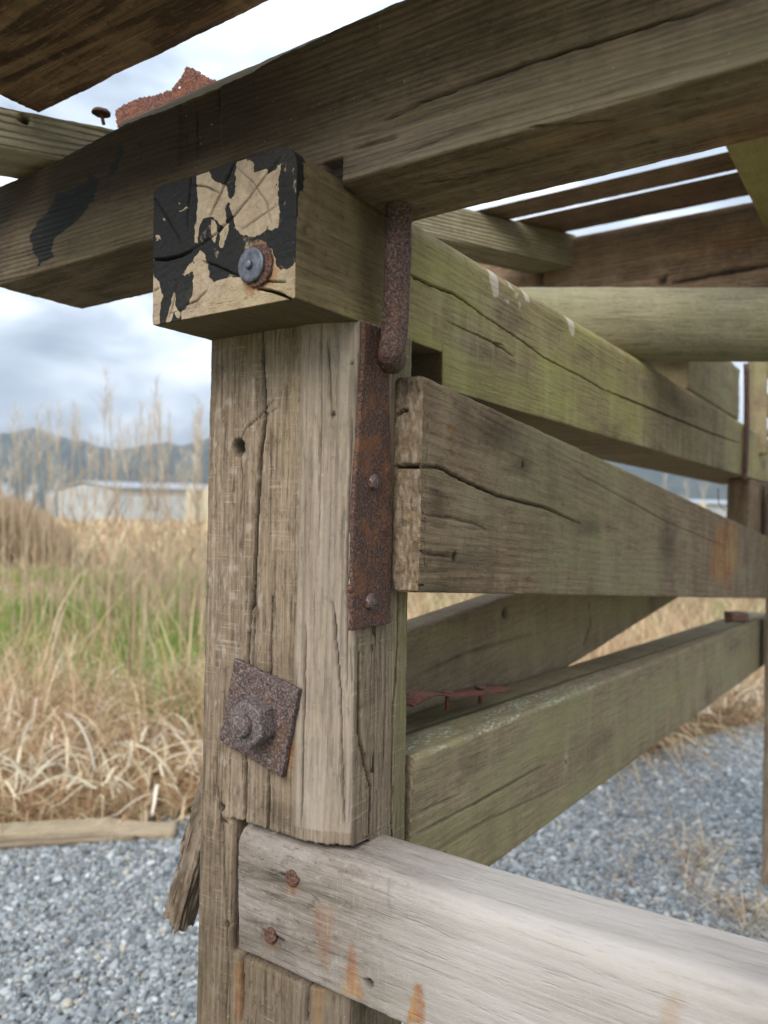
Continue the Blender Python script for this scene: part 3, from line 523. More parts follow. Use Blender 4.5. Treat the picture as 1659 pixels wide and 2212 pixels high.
# ---- lower rail in front
def rail_marks(m):
    p = m.p; a = m.a; z = ZF; c = lambda l, w, d: m.crack(l, 1, PF, -1, w, d, z=z, seed=19)
    c([(530, 680), (900, 720), (1100, 760)], .0008, .002); c([(520, 940), (700, 970), (900, 1010)], .0008, .002); c([(560, 780), (800, 830), (1200, 900)], .0006, .0015); c([(760, 660), (880, 700)], .003, .002); c([(650, 1000), (780, 1070)], .003, .003); c([(1000, 1100), (1200, 1190), (1400, 1250)], .0006, .0015)
    c([(1380, 640), (1420, 900)], .0005, .001); c([(1480, 660), (1500, 760)], .0005, .001)
    m.hole(1282, 1322, .0045, .006, 1, PF, -1, z=z); m.hole(1530, 712, .003, .001, 1, PF, -1, z=z, ch=None); m.halo('dark', 1282, 1322, .007, 1, PF, -1, z=z, val=.5)
    m.halo('rust', 830, 735, .013, 1, PF, -1, z=z, val=.8); m.halo('rust', 703, 1075, .012, 1, PF, -1, z=z, val=.7); m.halo('dark', 720, 1070, .035, 1, PF, -1, z=z, val=.6, st=(1.5, .6)); m.halo('dark', 760, 680, .025, 1, PF, -1, z=z, val=.45, st=(1.7, .6)); m.halo('dark', 600, 960, .03, 1, PF, -1, z=z, val=.4, st=(1, .4)); m.halo('dark', 560, 1090, .03, 1, PF, -1, z=z, val=.3)
    kw = dict(z=z, fe=.003, warp=.004, fq=120)
    m.poly('rust', [(1185, 1060), (1205, 1150), (1245, 1425), (1190, 1405), (1120, 1385), (1150, 1230)], 1, PF, -1, val=.75, **kw)
    m.poly('rust', [(1565, 1310), (1600, 1330), (1620, 1560), (1500, 1550), (1530, 1420)], 1, PF, -1, val=.95, z=z, fe=.0012, warp=.003)
    m.poly('rust', [(950, 830), (1090, 850), (1060, 1100), (1030, 1260), (985, 1150), (970, 1000)], 1, PF, -1, val=.32, **kw)
    m.hole(1005, 1245, .006, .001, 1, PF, -1, z=z, ch=None)
    m.poly('rust', [(1250, 1330), (1275, 1340), (1290, 1500), (1200, 1540), (1200, 1400)], 1, PF, -1, z=ZH, val=.35, fe=.004, warp=.005)
    a['saw'][:] = .5; a['dark'] += .25*ss(.1, .5, fb(p, (5, 40, 70), 30, 3)); a['pale'] = 1.*ss(-.03, .16, p[:, 0] + .04*fb(p, (9, 9, 30), 23, 4)); a['dark'] += .06*ss(-.02, -.12, p[:, 0])
    a['green'] = .35*ss(.1, .4, fb(p, (30, 30, 8), 24))*ss(.0, .05, p[:, 0])*ss(.12, .05, p[:, 0])
def rail_shape(w, n, m):
    w = w.copy(); w[:, 2] += .012*ss(.1, .6, w[:, 0]) + .0015*fb(w, (6, 6, 0), 3); w[:, 1] += .0025*ss(.93, .86, w[:, 2])*(w[:, 1] < .1); return w
xs = np.concatenate([[-.1275, -.1268], grid_lin(-.126, .30, .0021), grid_lin(.303, .5, .004), grid_lin(.52, 1.3, .03)])
rail = timber('rail', (0, 0, 0), (X, Y, Z), xs, grid_lin(PF - .001, .154, .0018), grid_lin(.8555, .981, .0018), M_rail, FR, rad=(.003, .004, .020, .012), marks=rail_marks, shape=rail_shape, rough=.0005, ragged=.0012, seed=20, label='pale grey lower rail streaked with orange rust, nailed into the post')

# ---- splintered brace end hanging behind the post
sa = P(372, 1965, 1, .205); sb = P(478, 1560, 1, .205); dv = sb - sa; ln = np.linalg.norm(dv); dv /= ln; wv = np.cross([0, 1., 0], dv)
if wv[0] < 0: wv = -wv
def sp_marks(m): m.a['dark'] = .5*ss(.1, .5, fb(m.p, (90, 90, 30), 95, 3)); m.a['pale'] = .2*ss(0, .4, fb(m.p, (60, 60, 20), 96))
def sp_shape(w, n, m):
    w = w.copy(); l = m.local; e = ss(.004, 0, l[:, 1]); w -= wv*(e*np.abs(fb(l, (110, 1, 50), 97, 3))*.014)[:, None]*-1
    w += dv*(ss(.003, 0, l[:, 0])*(.006*fb(l, (1, 240, 120), 98, 3) + .010*(1 - l[:, 1]/.03)*0 - .006*l[:, 1]/.03))[:, None]; return w
timber('splintered_brace', sa, (dv, wv, np.cross(dv, wv)), grid_lin(0, ln + .05, .0018), grid_lin(0, .034, .0015), grid_lin(-.018, .012, .0018), M_split, FR, rad=.002, marks=sp_marks, shape=sp_shape, rough=.005, ragged=.003, seed=21, label='ragged splintered grey brace end behind the post')

# ---- round log, packing block, far post, joists and deck beyond
la, lb = Dp(1050, 701, 1.53), Dp(1900, 704, 1.53)
def tube(name, pth, rad, mat, parent, seg=32, rough=0., fq=90, seed=1, label=None, caps=True, wear=False, moss=0.):
    pth = np.array(pth, float); n = len(pth); rad = np.broadcast_to(rad, (n,)); V = []
    T = np.gradient(pth, axis=0); T /= np.linalg.norm(T, axis=1)[:, None]
    ref = np.array([0, 0, 1.]) if abs(T[0][2]) < .8 else np.array([1., 0, 0]); A = np.cross(T[0], ref); A /= np.linalg.norm(A)
    for k in range(n):
        A = A - T[k]*(A@T[k]); A /= np.linalg.norm(A); B = np.cross(T[k], A); th = np.linspace(0, 2*np.pi, seg, endpoint=False)
        V.append(pth[k] + rad[k]*(np.cos(th)[:, None]*A + np.sin(th)[:, None]*B))
    V = np.concatenate(V); cen = np.repeat(pth, seg, 0)
    if rough: nn = V - cen; nn /= np.maximum(np.linalg.norm(nn, axis=1), 1e-9)[:, None]; V = V + nn*(rough*fb(V, fq, seed, 3))[:, None]
    i = np.arange(n - 1)[:, None]*seg; j = np.arange(seg)[None]; j2 = (j + 1) % seg
    F = np.stack([(i + j), (i + j2), (i + seg + j2), (i + seg + j)], -1).reshape(-1, 4)
    if caps:
        V = np.concatenate([V, pth[[0]], pth[[-1]]]); a, b = n*seg, n*seg + 1; jj = np.arange(seg); j3 = (jj + 1) % seg
        F = np.concatenate([F, np.stack([jj*0 + a, j3, jj, jj*0 + a], 1)[:, :4], np.stack([jj*0 + b, (n - 1)*seg + jj, (n - 1)*seg + j3, jj*0 + b], 1)])
    faces = [tuple(dict.fromkeys(f)) for f in F.tolist()]
    me = bpy.data.meshes.new(name); O = pth[0]
    if wear:                        # local X along the grain
        ax0 = pth[-1] - pth[0]; ax0 /= np.linalg.norm(ax0); a1 = np.cross([0, 0, 1.], ax0); a1 /= np.linalg.norm(a1); Mx = np.stack([ax0, a1, np.cross(ax0, a1)], 1)
    else: Mx = np.eye(3)
    me.from_pydata(((V - O)@Mx).tolist(), [], faces); me.polygons.foreach_set('use_smooth', [True]*len(faces)); me.materials.append(mat)
    for an in ('wearA', 'wearShadeB'): me.attributes.new(an, 'FLOAT_COLOR', 'POINT').data.foreach_set('color', np.tile(np.array([0, moss if an == 'wearA' else 0, 0, 0], np.float32), len(me.vertices)))
    mw = Matrix([[*Mx[r_], O[r_]] for r_ in range(3)] + [[0, 0, 0, 1]])
    o = link(name, me, parent, mw)
    if label: o['label'] = label
    return o
tube('round_log', [la + (lb - la)*t for t in np.linspace(0, 1, 90)], 0.0715, M_log, FR, 48, .003, 9, wear=True, moss=.55, label='pale peeled round log lying across behind the mossy tie beam')
def mossm(m): m.a['green'] = np.clip(.6 + .6*fb(m.p, (8, 8, 12), 33, 3), 0, 1); m.a['dark'] = .3*ss(.1, .4, fb(m.p, (20, 20, 20), 34))
def darkm(m): m.a['dark'] = .25*ss(-.1, .4, fb(m.p, (6, 6, 20), 35, 3)); m.a['green'] = .2*ss(.1, .4, fb(m.p, (6, 6, 10), 36))
timber('packing_block', (0, 0, 0), (Y, X, Z), grid_lin(1.5, 2.2, .012), grid_lin(-.14, -.02, .008), grid_lin(1.622, 1.79, .006), M_brace, FR, rad=.006, marks=mossm, rough=.003, seed=31, label='green packing block sitting on the tie beam under the log')
timber('far_post_head', (0, 0, 0), (Z, X, Y), grid_lin(1.05, 1.438, .008), grid_lin(-.073, -.001, .005), grid_lin(2.3, 2.95, .012), M_darkw, FR, rad=.008, marks=darkm, rough=.004, seed=32)
timber('far_post', (0, 0, 0), (Z, X, Y), grid_lin(0, 1.439, .012), grid_lin(P(1647, 1700, 1, 2.53)[0], .2, .006), grid_lin(2.53, 2.66, .01), M_post, FR, rad=.008, marks=darkm, rough=.002, seed=33)
def lite(m): m.a['green'] = .4*ss(-.1, .4, fb(m.p, (8, 8, 8), 37))
ZD_ = 2.02; DS = .72/.46
jd = np.array([.47, .88, 0]); jn = np.array([.88, -.47, 0]); j0 = P(1032, 455, 2, ZD_)
timber('joist', (j0[0], j0[1], 0), (jd, -jn, Z), grid_lin(-.4, .30, .006), grid_lin(0, .10, .006), grid_lin(1.935, ZD_ - .001, .004), M_rib, FR, rad=.003, marks=lite, rough=.0008, seed=34, label='pale joist lit in stripes through the deck gaps')
yj = P(1244, 503, 2, ZD_)[1]
def fj_marks(m):
    darkm(m); m.a['rust'] = .25*ss(0, .4, fb(m.p, (4, 4, 25), 39))
    m.crack([(1170, 530), (1172, 620)], 1, yj, -1, .008, .01); m.crack([(1450, 610), (1560, 590), (1700, 566)], 1, yj, -1, .012, .01, amp=.002); m.hole(1432, 606, .012, .008, 1, yj, -1)
timber('far_plate_beam', (0, 0, 0), (X, Y, Z), grid_lin(-.8, 1.6, .01), grid_lin(yj, yj + .11, .01), grid_lin(1.74, ZD_ - .008, .005), M_darkw, FR, rad=.004, marks=fj_marks, rough=.0015, seed=35, label='dark far plate beam under the slatted deck')
def Yat(x, y): return P(x, y, 2, ZD_)[1]
gaps = [(Yat(1226, 414), Yat(1478, 393.5 + 1.5)), (Yat(1478, 398.5), Yat(1400, 466)), (Yat(1400, 472), Yat(1400, 472) + .14)]
gy = [(Yat(1226, 409.5), Yat(1478, 393.5)), (Yat(1478, 397.5), Yat(1400, 467.5))]
def slat_shape(w, n, m):           # upper arrises tapered on purpose so bright sky shows through the gaps
    w = w.copy(); c_ = (m.local[:, 1].min() + m.local[:, 1].max())/2; w[:, 1] -= np.sign(m.local[:, 1] - c_)*2.3*(w[:, 2] - ZD_ - .001)*ss(.0, .02, np.abs(m.local[:, 1] - c_)); return w
for k, (a_, b_) in enumerate(gy):
    timber('deck_slat', (0, 0, 0), (X, Y, Z), grid_lin(j0[0] - .02 + .04*k, 1.8, .01), grid_lin(a_, b_, .004), grid_lin(ZD_ + .001, ZD_ + .013, .004), M_darkw, FR, rad=.001, marks=darkm, shape=slat_shape, rough=.0008, seed=36 + k)
timber('deck_slat', (0, 0, 0), (X, Y, Z), grid_lin(-.8, 1.8, .02), grid_lin(yj + .05, yj + .3, .01), grid_lin(ZD_ + .001, ZD_ + .013, .004), M_darkw, FR, rad=.001, marks=darkm, shape=slat_shape, rough=.0008, seed=39)
q1, q2 = P(1568, 322, 2, 1.93), P(1659, 402, 2, 1.93)
timber('side_joist', (0, 0, 0), (Y, X, Z), grid_lin(yj - .75, yj - .002, .01), grid_lin(q1[0], q1[0] + .1, .008), grid_lin(1.93, ZD_ - .001, .006), M_tie, FR, rad=.003, marks=mossm, rough=.0008, seed=40)
for k, (ya_, yb_) in enumerate(((770, 818), (852, 903), (928, 944))):
    a_ = Dp(1640, (ya_ + yb_)/2, 3.4); h = (yb_ - ya_)/FOC*3.4
    timber('far_slat', a_, (r0, -f0, Z), grid_lin(0, 1.2, .03), grid_lin(0, .03, .01), grid_lin(-h/2, h/2, .01), M_darkw, FR, rad=.003, marks=darkm, rough=.002, seed=44 + k)
timber('far_stud', Dp(1634, 900, 2.75), (Z, r0, -f0), grid_lin(-.14, .28, .01), grid_lin(-.035, .01, .008), grid_lin(0, .06, .01), M_brace, FR, rad=.004, marks=mossm, rough=.003, seed=48)

# ---- iron
def box_mesh(name, O, ax, dims, mat, parent, st=.002, rough=.0005, fq=200, seed=1, rad=.001, label=None, edge=0.):
    def shp(w, n, m):
        if not edge: return w
        l = m.local; hx = dims[0]/2; hy = dims[1]/2; o_ = w.copy()
        for a_, (c_, h) in enumerate(((l[:, 0], hx), (l[:, 1], hy))):
            k = ss(h - .008, h, np.abs(c_)); o_ -= np.array(ax[a_])[None]*(np.sign(c_)*k*edge*np.abs(fb(l, (140, 140, 1), seed + 3*a_, 3)))[:, None]
        return o_
    return timber(name, O, ax, grid_lin(-dims[0]/2, dims[0]/2, st), grid_lin(-dims[1]/2, dims[1]/2, st), grid_lin(0, dims[2], max(.0015, dims[2]/4)), mat, parent, rad=rad, shape=shp, rough=rough, seed=seed, label=label)
# strap on the post's side
s0, s1 = P(811, 706, 0, .004), P(800, 1354, 0, .004)
sv = s0 - s1; sv[0] = 0; sl_ = np.linalg.norm(sv); sv /= sl_; sw = np.array([0, sv[2], -sv[1]])
def strap_shape(w, n, m):
    l = m.local; w = w.copy(); t = l[:, 0]/sl_ + .5; wid = .50 + (1 - t)*.50
    # wider at the foot than at the head
    w -= sw[None]*(l[:, 1]*(1 - (.62 + .38*ss(1., .3, t)))*np.where(l[:, 1] > 0, 1, 1))[:, None]
    k = ss(.028, .033, np.abs(l[:, 1])); w -= sw[None]*(np.sign(l[:, 1])*k*.0012*np.abs(fb(l, (90, 1, 1), 4, 3)))[:, None]; return w
strap = timber('hook_strap', (s0 + s1)/2*np.array([0, 1, 1]) + np.array([.0006, 0, 0]), (sv, sw, X), grid_lin(-sl_/2, sl_/2, .002), grid_lin(-.033, .033, .0018), grid_lin(0, .0055, .0018), M_rust, FR, rad=.0008, shape=strap_shape, rough=.0007, seed=50, label='flat rusty iron strap riveted down the side of the post')
def dome(name, c, nrm, r, h, mat, parent, seg=20, rings=7, seed=1, rough=.0003, flat=.4, shank=None):
    nrm = np.array(nrm, float)/np.linalg.norm(nrm); a = np.cross(nrm, [0, 0, 1.] if abs(nrm[2]) < .9 else [1., 0, 0]); a /= np.linalg.norm(a); b = np.cross(nrm, a); V = []; prof = []
    for k in range(rings + 1):
        t = k/rings*math.pi/2; prof.append((r*math.cos(t)**flat if k < rings else 0, h*math.sin(t)))
    prof = [(r*.97, -.0012)] + prof[:-1]
    th = np.linspace(0, 2*np.pi, seg, endpoint=False)
    for q, hh in prof: V.append(np.array(c) + nrm*hh + q*(np.cos(th)[:, None]*a + np.sin(th)[:, None]*b))
    V = np.concatenate(V + [[np.array(c) + nrm*h]]); n = len(prof); d = V - np.array(c); V = V + d/np.maximum(np.linalg.norm(d, axis=1), 1e-6)[:, None]*(rough*fb(V, 260, seed, 3))[:, None]
    F = [(i*seg + j, i*seg + (j + 1) % seg, (i + 1)*seg + (j + 1) % seg, (i + 1)*seg + j) for i in range(n - 1) for j in range(seg)] + [((n - 1)*seg + j, (n - 1)*seg + (j + 1) % seg, n*seg) for j in range(seg)]
    me = bpy.data.meshes.new(name); me.from_pydata((V - np.array(c)).tolist(), [], F); me.polygons.foreach_set('use_smooth', [True]*len(F)); me.materials.append(mat)
    return link(name, me, parent, Matrix.Translation(c))
for x, y in ((807, 1041), (800, 1299)):
    c = P(x, y, 0, .0066); dome('rivet', c, X, .0078, .0045, M_rustp, strap, seed=x, rough=.0008)
dome('rivet', P(757, 1272, 0, .003), X, .004, .003, M_rust, strap, seed=9, rough=.0008)
rp = [P(862, 405, 0, .022), P(862, 440, 0, .021), P(860, 520, 0, .021), P(857, 620, 0, .021), P(854, 690, 0, .021), P(851, 725, 0, .021), P(848, 748, 0, .021), P(846, 762, 0, .019), P(846, 772, 0, .013), P(846, 778, 0, .004)]
def smooth_path(pp, k=8):
    pp = np.array(pp, float); out = []; n = len(pp)
    for i in range(n - 1):
        a, b, c, d = pp[max(i - 1, 0)], pp[i], pp[i + 1], pp[min(i + 2, n - 1)]
        for t in np.linspace(0, 1, k, endpoint=False): out.append(.5*((2*b) + (-a + c)*t + (2*a - 5*b + 4*c - d)*t*t + (-a + 3*b - 3*c + d)*t**3))
    return np.array(out + [pp[-1]])
rpp = smooth_path(rp, 12); rr_ = np.full(len(rpp), .0128); rr_[-30:] = np.linspace(.0130, .0148, 30); rr_[-4:] = (.0142, .0132, .0115, .009)
tube('hook_rod', rpp, rr_, M_rod, strap, 36, .0011, 190, 7, label='thick rusty rod bent at its foot')
# square washer plate, nut and bolt on the post front
pc = P(565, 1545, 1, PF - .001); ra = math.radians(-13); pa_ = np.array([math.cos(ra), 0, math.sin(ra)]); pb_ = np.array([-math.sin(ra), 0, math.cos(ra)]); pn = np.array([0, -1., 0])
box_mesh('square_washer', pc, (pa_, pb_, pn), (.088, .090, .006), M_rustp, post, st=.0016, rough=.0009, seed=52, rad=.001, label='large square rusted washer plate turned askew', edge=.002)
def hexnut(name, c, n, r, h, mat, parent, rot=.2, seed=1, rough=.0012):
    n = np.array(n, float)/np.linalg.norm(n); a = np.cross(n, [0, 0, 1.]); a /= np.linalg.norm(a); b = np.cross(n, a); seg = 48; V = []; th = np.linspace(0, 2*np.pi, seg, endpoint=False)
    hx = r*math.cos(math.pi/6)/np.cos(((th + rot) % (math.pi/3)) - math.pi/6)
    for q, hh in ((1, -.001), (1, .25), (1, .5), (1, .84), (.97, .95), (.91, 1.), (.6, 1.02), (.3, 1.02)):
        rad = hx*q
        V.append(np.array(c) + n*h*hh + rad[:, None]*(np.cos(th)[:, None]*a + np.sin(th)[:, None]*b))
    V = np.concatenate(V + [[np.array(c) + n*h*1.02]]); V += (rough*fb(V, 170, seed, 3))[:, None]*n + (rough*fb(V, 190, seed + 5, 3))[:, None]*a; k = 8
    F = [(i*seg + j, i*seg + (j + 1) % seg, (i + 1)*seg + (j + 1) % seg, (i + 1)*seg + j) for i in range(k - 1) for j in range(seg)] + [((k - 1)*seg + j, (k - 1)*seg + (j + 1) % seg, k*seg) for j in range(seg)]
    me = bpy.data.meshes.new(name); me.from_pydata((V - np.array(c)).tolist(), [], F); me.polygons.foreach_set('use_smooth', [False]*len(F)); me.materials.append(mat)
    return link(name, me, parent, Matrix.Translation(c))
nc = P(561, 1556, 1, PF - .006); 
hexnut('nut', nc, (0, -1, 0), .0245, .021, M_nut, post, rot=.35, seed=3, rough=.00035)
bc = nc + np.array([0, -.019, 0]); tube('bolt_end', [bc, bc + np.array([0, -.006, 0]), bc + np.array([0, -.0105, 0]), bc + np.array([0, -.0115, 0])], [.0105, .0105, .0102, .0092], M_nut, post, 24, .0006, 220, 4)
# round washer on the tie beam's end
wc = P(*ZA(1075, 1300), 1, 0.); 
def disc(name, c, n, r, h, mat, parent, hole=0, seg=64, rag=0., seed=1, rough=.0002):
    n = np.array(n, float); a = np.array([1., 0, 0]); b = np.array([0, 0, 1.]); th = np.linspace(0, 2*np.pi, seg, endpoint=False); cs = np.cos(th)[:, None]*a + np.sin(th)[:, None]*b
    rr = r*(1 - rag*np.abs(fb(cs*3, 1.5, seed, 3))*2)[:, None] if rag else r; V = []
    for q, hh in ((1, 0), (1, h*.8), (.97, h), (.8, h), (.6, h*.98), (.3, h*.96)): V.append(np.array(c) + n*hh + q*rr*cs)
    V = np.concatenate(V + [[np.array(c) + n*h*.96]]); V += n*(rough*fb(V, 300, seed, 3))[:, None]; k = 6
    F = [(i*seg + j, i*seg + (j + 1) % seg, (i + 1)*seg + (j + 1) % seg, (i + 1)*seg + j) for i in range(k - 1) for j in range(seg)] + [((k - 1)*seg + j, (k - 1)*seg + (j + 1) % seg, k*seg) for j in range(seg)]
    me = bpy.data.meshes.new(name); me.from_pydata((V - np.array(c)).tolist(), [], F); me.polygons.foreach_set('use_smooth', [True]*len(F)); me.materials.append(mat)
    return link(name, me, parent, Matrix.Translation(c))
disc('rusted_washer', wc + np.array([.004, -.0005, -.0005]), (0, -1, 0), .0195, .0025, M_rust, tie, rag=.16, seed=4, rough=.0008)
disc('round_washer', wc + np.array([0, -.0035, 0]), (0, -1, 0), .0150, .0025, M_zinc, tie, rough=.00025)
dome('bolt_head', wc + np.array([-.001, -.0058, 0]), (0, -1, 0), .0042, .0032, M_zinc, tie, rough=.0002, flat=.2)
# nails in the rail
for x, y, r in ((631, 1897, .0082), (584, 2021, .0078)): dome('nail', P(x, y, 1, PF - .0010), (0, -1, 0), r, .0022, M_nail, rail, seed=x, rough=.0012, flat=.25)
# nail and torn flashing on top
nb = P(222, 262, 2, 1.79); nh = nb + np.array([-.003, 0, .011])
nl = tube('roof_nail', [nb + np.array([.002, 0, -.004]), nb + (nh - nb)*.6, nh], .0022, M_rustorange, FR, 12); dome('nail_head', nh, (0, 0, 1), .0115, .0042, M_nail, nl, seed=5, rough=.0012, flat=.5)
def sheet(name, outline, ax, v, mat, parent, bend, th=.0012, label=None, seed=1, fq=320, rag=.0022, dens=.0016):
    pl = np.array(pts(outline, ax, v)); lo = pl.min(0); hi = pl.max(0); xs_ = np.arange(lo[0] - .004, hi[0] + .004, dens); zs_ = np.arange(lo[1] - .004, hi[1] + .004, dens)
    Xg, Zg = np.meshgrid(xs_, zs_, indexing='ij'); q = np.stack([Xg.ravel(), Zg.ravel()], 1); q3 = np.stack([q[:, 0], q[:, 1], q[:, 0]*0], 1)
    ins = (sdpoly(q, pl) + rag*fb(q3, fq, seed, 3)) < 0; ins = ins.reshape(Xg.shape); ins &= ~((fb(q3, 160, seed + 9, 2) > .62).reshape(Xg.shape))
    y = v + bend(q).reshape(Xg.shape) + .0015*fb(q3, 70, seed + 2, 3).reshape(Xg.shape); F = []; nx, nz = Xg.shape; idx = np.arange(nx*nz).reshape(nx, nz)
    c = ins[:-1, :-1] & ins[1:, :-1] & ins[1:, 1:] & ins[:-1, 1:]; F = np.stack([idx[:-1, :-1][c], idx[1:, :-1][c], idx[1:, 1:][c], idx[:-1, 1:][c]], 1)
    V = np.stack([Xg.ravel(), y.ravel(), Zg.ravel()], 1); u, inv = np.unique(F, return_inverse=True); F = inv.reshape(-1, 4); V = V[u]; c0 = V.mean(0)
    me = bpy.data.meshes.new(name); me.from_pydata((V - c0).tolist(), [], F.tolist()); me.polygons.foreach_set('use_smooth', [True]*len(F)); me.materials.append(mat)
    o = link(name, me, parent, Matrix.Translation(c0)); md = o.modifiers.new('thick', 'SOLIDIFY'); md.thickness = th
    if label: o['label'] = label
    return o
sheet('torn_flashing', [(250, 262), (246, 240), (262, 222), (300, 206), (340, 207), (375, 195), (392, 172), (404, 142), (418, 146), (440, 160), (470, 172), (475, 200), (300, 300), (255, 290)], 1, .125, M_rustorange, FR, lambda q: .004*np.sin(q[:, 0]*45), label='torn orange rusted sheet metal sticking up behind the plate beam', seed=6)
# rusty curled strip lying on the lower brace
cs = [P(*ZG(*q), 0, -.045) for q in ((150, 870), (185, 840), (240, 808), (330, 800), (420, 812), (560, 800), (700, 778), (795, 762))]
cs = smooth_path(cs, 6); V = []
for k, c in enumerate(cs):
    tw = .25*math.sin(k*.22); V += [c + np.array([-.013, 0, .001 + tw*.010]), c + np.array([.013, 0, -.001 - tw*.005])]
nseg = len(cs); F = [(2*i, 2*i + 2, 2*i + 3, 2*i + 1) for i in range(nseg - 1)]; c0 = np.array(V).mean(0)
me = bpy.data.meshes.new('curled_strip'); me.from_pydata([tuple(v - c0) for v in V], [], F); me.polygons.foreach_set('use_smooth', [True]*len(F)); me.materials.append(M_rustorange)
strip = link('curled_strip', me, FR, Matrix.Translation(c0)); md = strip.modifiers.new('thick', 'SOLIDIFY'); md.thickness = .0025; strip['label'] = 'curled rusty strap lying nailed along the lower mossy beam'
for q in ((435, 790), (650, 752)):
    c = P(*ZG(*q), 0, -.045); tube('strip_nail', [c + np.array([0, 0, -.022]), c + np.array([0, 0, .001])], .003, M_rustorange, strip, 10); dome('strip_nail_head', c, (0, 0, 1), .008, .002, M_nail, strip)
# far hook rod and bracket
frd = [P(1612, 785, 0, .012), P(1613, 900, 0, .012), P(1610, 1000, 0, .012), P(1608, 1040, 0, .012)]
tube('far_hook_rod', smooth_path(frd, 5), .0085, M_rust, FR, 14, .001, 60)
wr = [Dp(*q, 2.2) for q in ((1551, 1055), (1552, 1080), (1556, 1094), (1566, 1102))]; tube('loose_wire', smooth_path(wr, 5), .0012, M_rust, FR, 6)
b1 = Dp(1582, 1330, 2.12); box_mesh('rusty_bracket', b1, (r0, Z, -f0), (.046, .026, .05), M_rust, FR, st=.003, rough=.007, seed=60, rad=.009)
# a snag of wood on the tie beam's side
sn = P(1066, 739, 0, 0.); tube('wood_snag', [sn, sn + np.array([.004, .006, .0]), sn + np.array([.006, .016, -.001])], [.0022, .002, .0008], M_darkw, tie, 8)

# ------------------------------------------------------------------ ground
rng = np.random.default_rng(7); random.seed(7)
def bearing(p):                    # picture column and distance of ground points
    d = p[:, :2] - CAM[:2]; dep = d@f0[:2]; return 829.5 + FOC*(d@r0[:2])/np.maximum(dep, .05), dep
def gravel_edge(x):                # how far the gravel reaches, per bearing
    return np.interp(x, [-900, 0, 370, 440, 900, 1300, 1640, 2400], [2.72, 2.88, 3.14, 3.2, 3.45, 3.8, 4.85, 7])
gm, t, b = new_mat('soil'); g = G(t); c = g.mix(g.rng(g.noise(g.coord(), 1.2, 6.), .35, .65), (.22, .17, .09), (.12, .17, .035)); c = g.mix(g.rng(g.noise(g.coord(), 40, 4.), .4, .7), c, (.33, .26, .15)); t.links.new(c, b.inputs['Base Color']); t.links.new(g.bump(g.noise(g.coord(), 30, 5.), .03, .8), b.inputs['Normal'])
a_ = np.concatenate([-np.geomspace(4000, 6, 30), np.linspace(-5, 5, 40), np.geomspace(6, 4000, 30)]); Xg, Yg = np.meshgrid(a_, a_, indexing='ij'); V = np.stack([Xg.ravel(), Yg.ravel(), np.zeros(Xg.size) - .012], 1); n = len(a_); idx = np.arange(n*n).reshape(n, n)
link_g = link('ground', raw_mesh('ground', V, np.stack([idx[:-1, :-1].ravel(), idx[1:, :-1].ravel(), idx[1:, 1:].ravel(), idx[:-1, 1:].ravel()], 1), gm)); tag(link_g, 'dry grassy ground reaching out to the hills', kind='structure')
# gravel bed (a sheet following the gravel's edge) and the stones on it
gv, t, b = new_mat('gravel_bed'); g = G(t); vo = N(t, 'ShaderNodeTexVoronoi', i_Scale=85.); t.links.new(g.coord(), vo.inputs['Vector'])
c = g.mix(g.rng(g.noise(g.coord(), 130, 3.), .35, .65), (.09, .098, .10), (.24, .25, .25)); t.links.new(c, b.inputs['Base Color']); t.links.new(g.bump(vo.outputs[0], .01, 1.), b.inputs['Normal'])
xsn = np.linspace(-2400, 4200, 70); V = []; 
for x in xsn:
    ed = float(gravel_edge(np.array([x]))[0]) + .03*math.sin(x*.05)
    for q in np.linspace(-2.5, ed, 30): V.append(Gd(x, q, 0.) if q > .3 else Gd(x if False else 829.5 + (x - 829.5)*.3/max(.3, .3), .3, 0.) + f0*(q - .3))
V = np.array(V); V[:, 2] = .004*fb(V, (3, 3, 1), 2); idx = np.arange(len(V)).reshape(70, 30)
o = link('gravel_path', raw_mesh('gravel_path', V, np.stack([idx[:-1, :-1].ravel(), idx[1:, :-1].ravel(), idx[1:, 1:].ravel(), idx[:-1, 1:].ravel()], 1), gv)); tag(o, 'blue grey crushed gravel path under the timber frame', kind='structure')
ph = (1 + 5**.5)/2; ico = np.array([(-1, ph, 0), (1, ph, 0), (-1, -ph, 0), (1, -ph, 0), (0, -1, ph), (0, 1, ph), (0, -1, -ph), (0, 1, -ph), (ph, 0, -1), (ph, 0, 1), (-ph, 0, -1), (-ph, 0, 1)])/math.sqrt(1 + ph*ph)
icf = np.array([(0, 11, 5), (0, 5, 1), (0, 1, 7), (0, 7, 10), (0, 10, 11), (1, 5, 9), (5, 11, 4), (11, 10, 2), (10, 7, 6), (7, 1, 8), (3, 9, 4), (3, 4, 2), (3, 2, 6), (3, 6, 8), (3, 8, 9), (4, 9, 5), (2, 4, 11), (6, 2, 10), (8, 6, 7), (9, 8, 1)])
NS = 150000; bx = rng.uniform(-120, 1800, NS*2); u_ = rng.random(NS*2); dep = np.sqrt(1.7**2 + u_*(5.2**2 - 1.7**2)); keep = (dep < gravel_edge(bx) + .05 + .1*rng.random(NS*2)**3) & ((bx < 470) | (bx > 850)); bx, dep = bx[keep][:NS], dep[keep][:NS]; n = len(bx)
cen = CAM + r0*((bx - 829.5)/FOC*dep)[:, None] + f0*dep[:, None]; sz = rng.gamma(4., .0010, n) + .0026; sz *= np.where(rng.random(n) < .06, 1.9, 1); sz = np.minimum(sz, .019)
st = sz[:, None]*np.stack([rng.uniform(.8, 1.4, n), rng.uniform(.7, 1.1, n), rng.uniform(.45, .8, n)], 1); th = rng.uniform(0, 6.28, n); tl = rng.normal(0, .5, n)
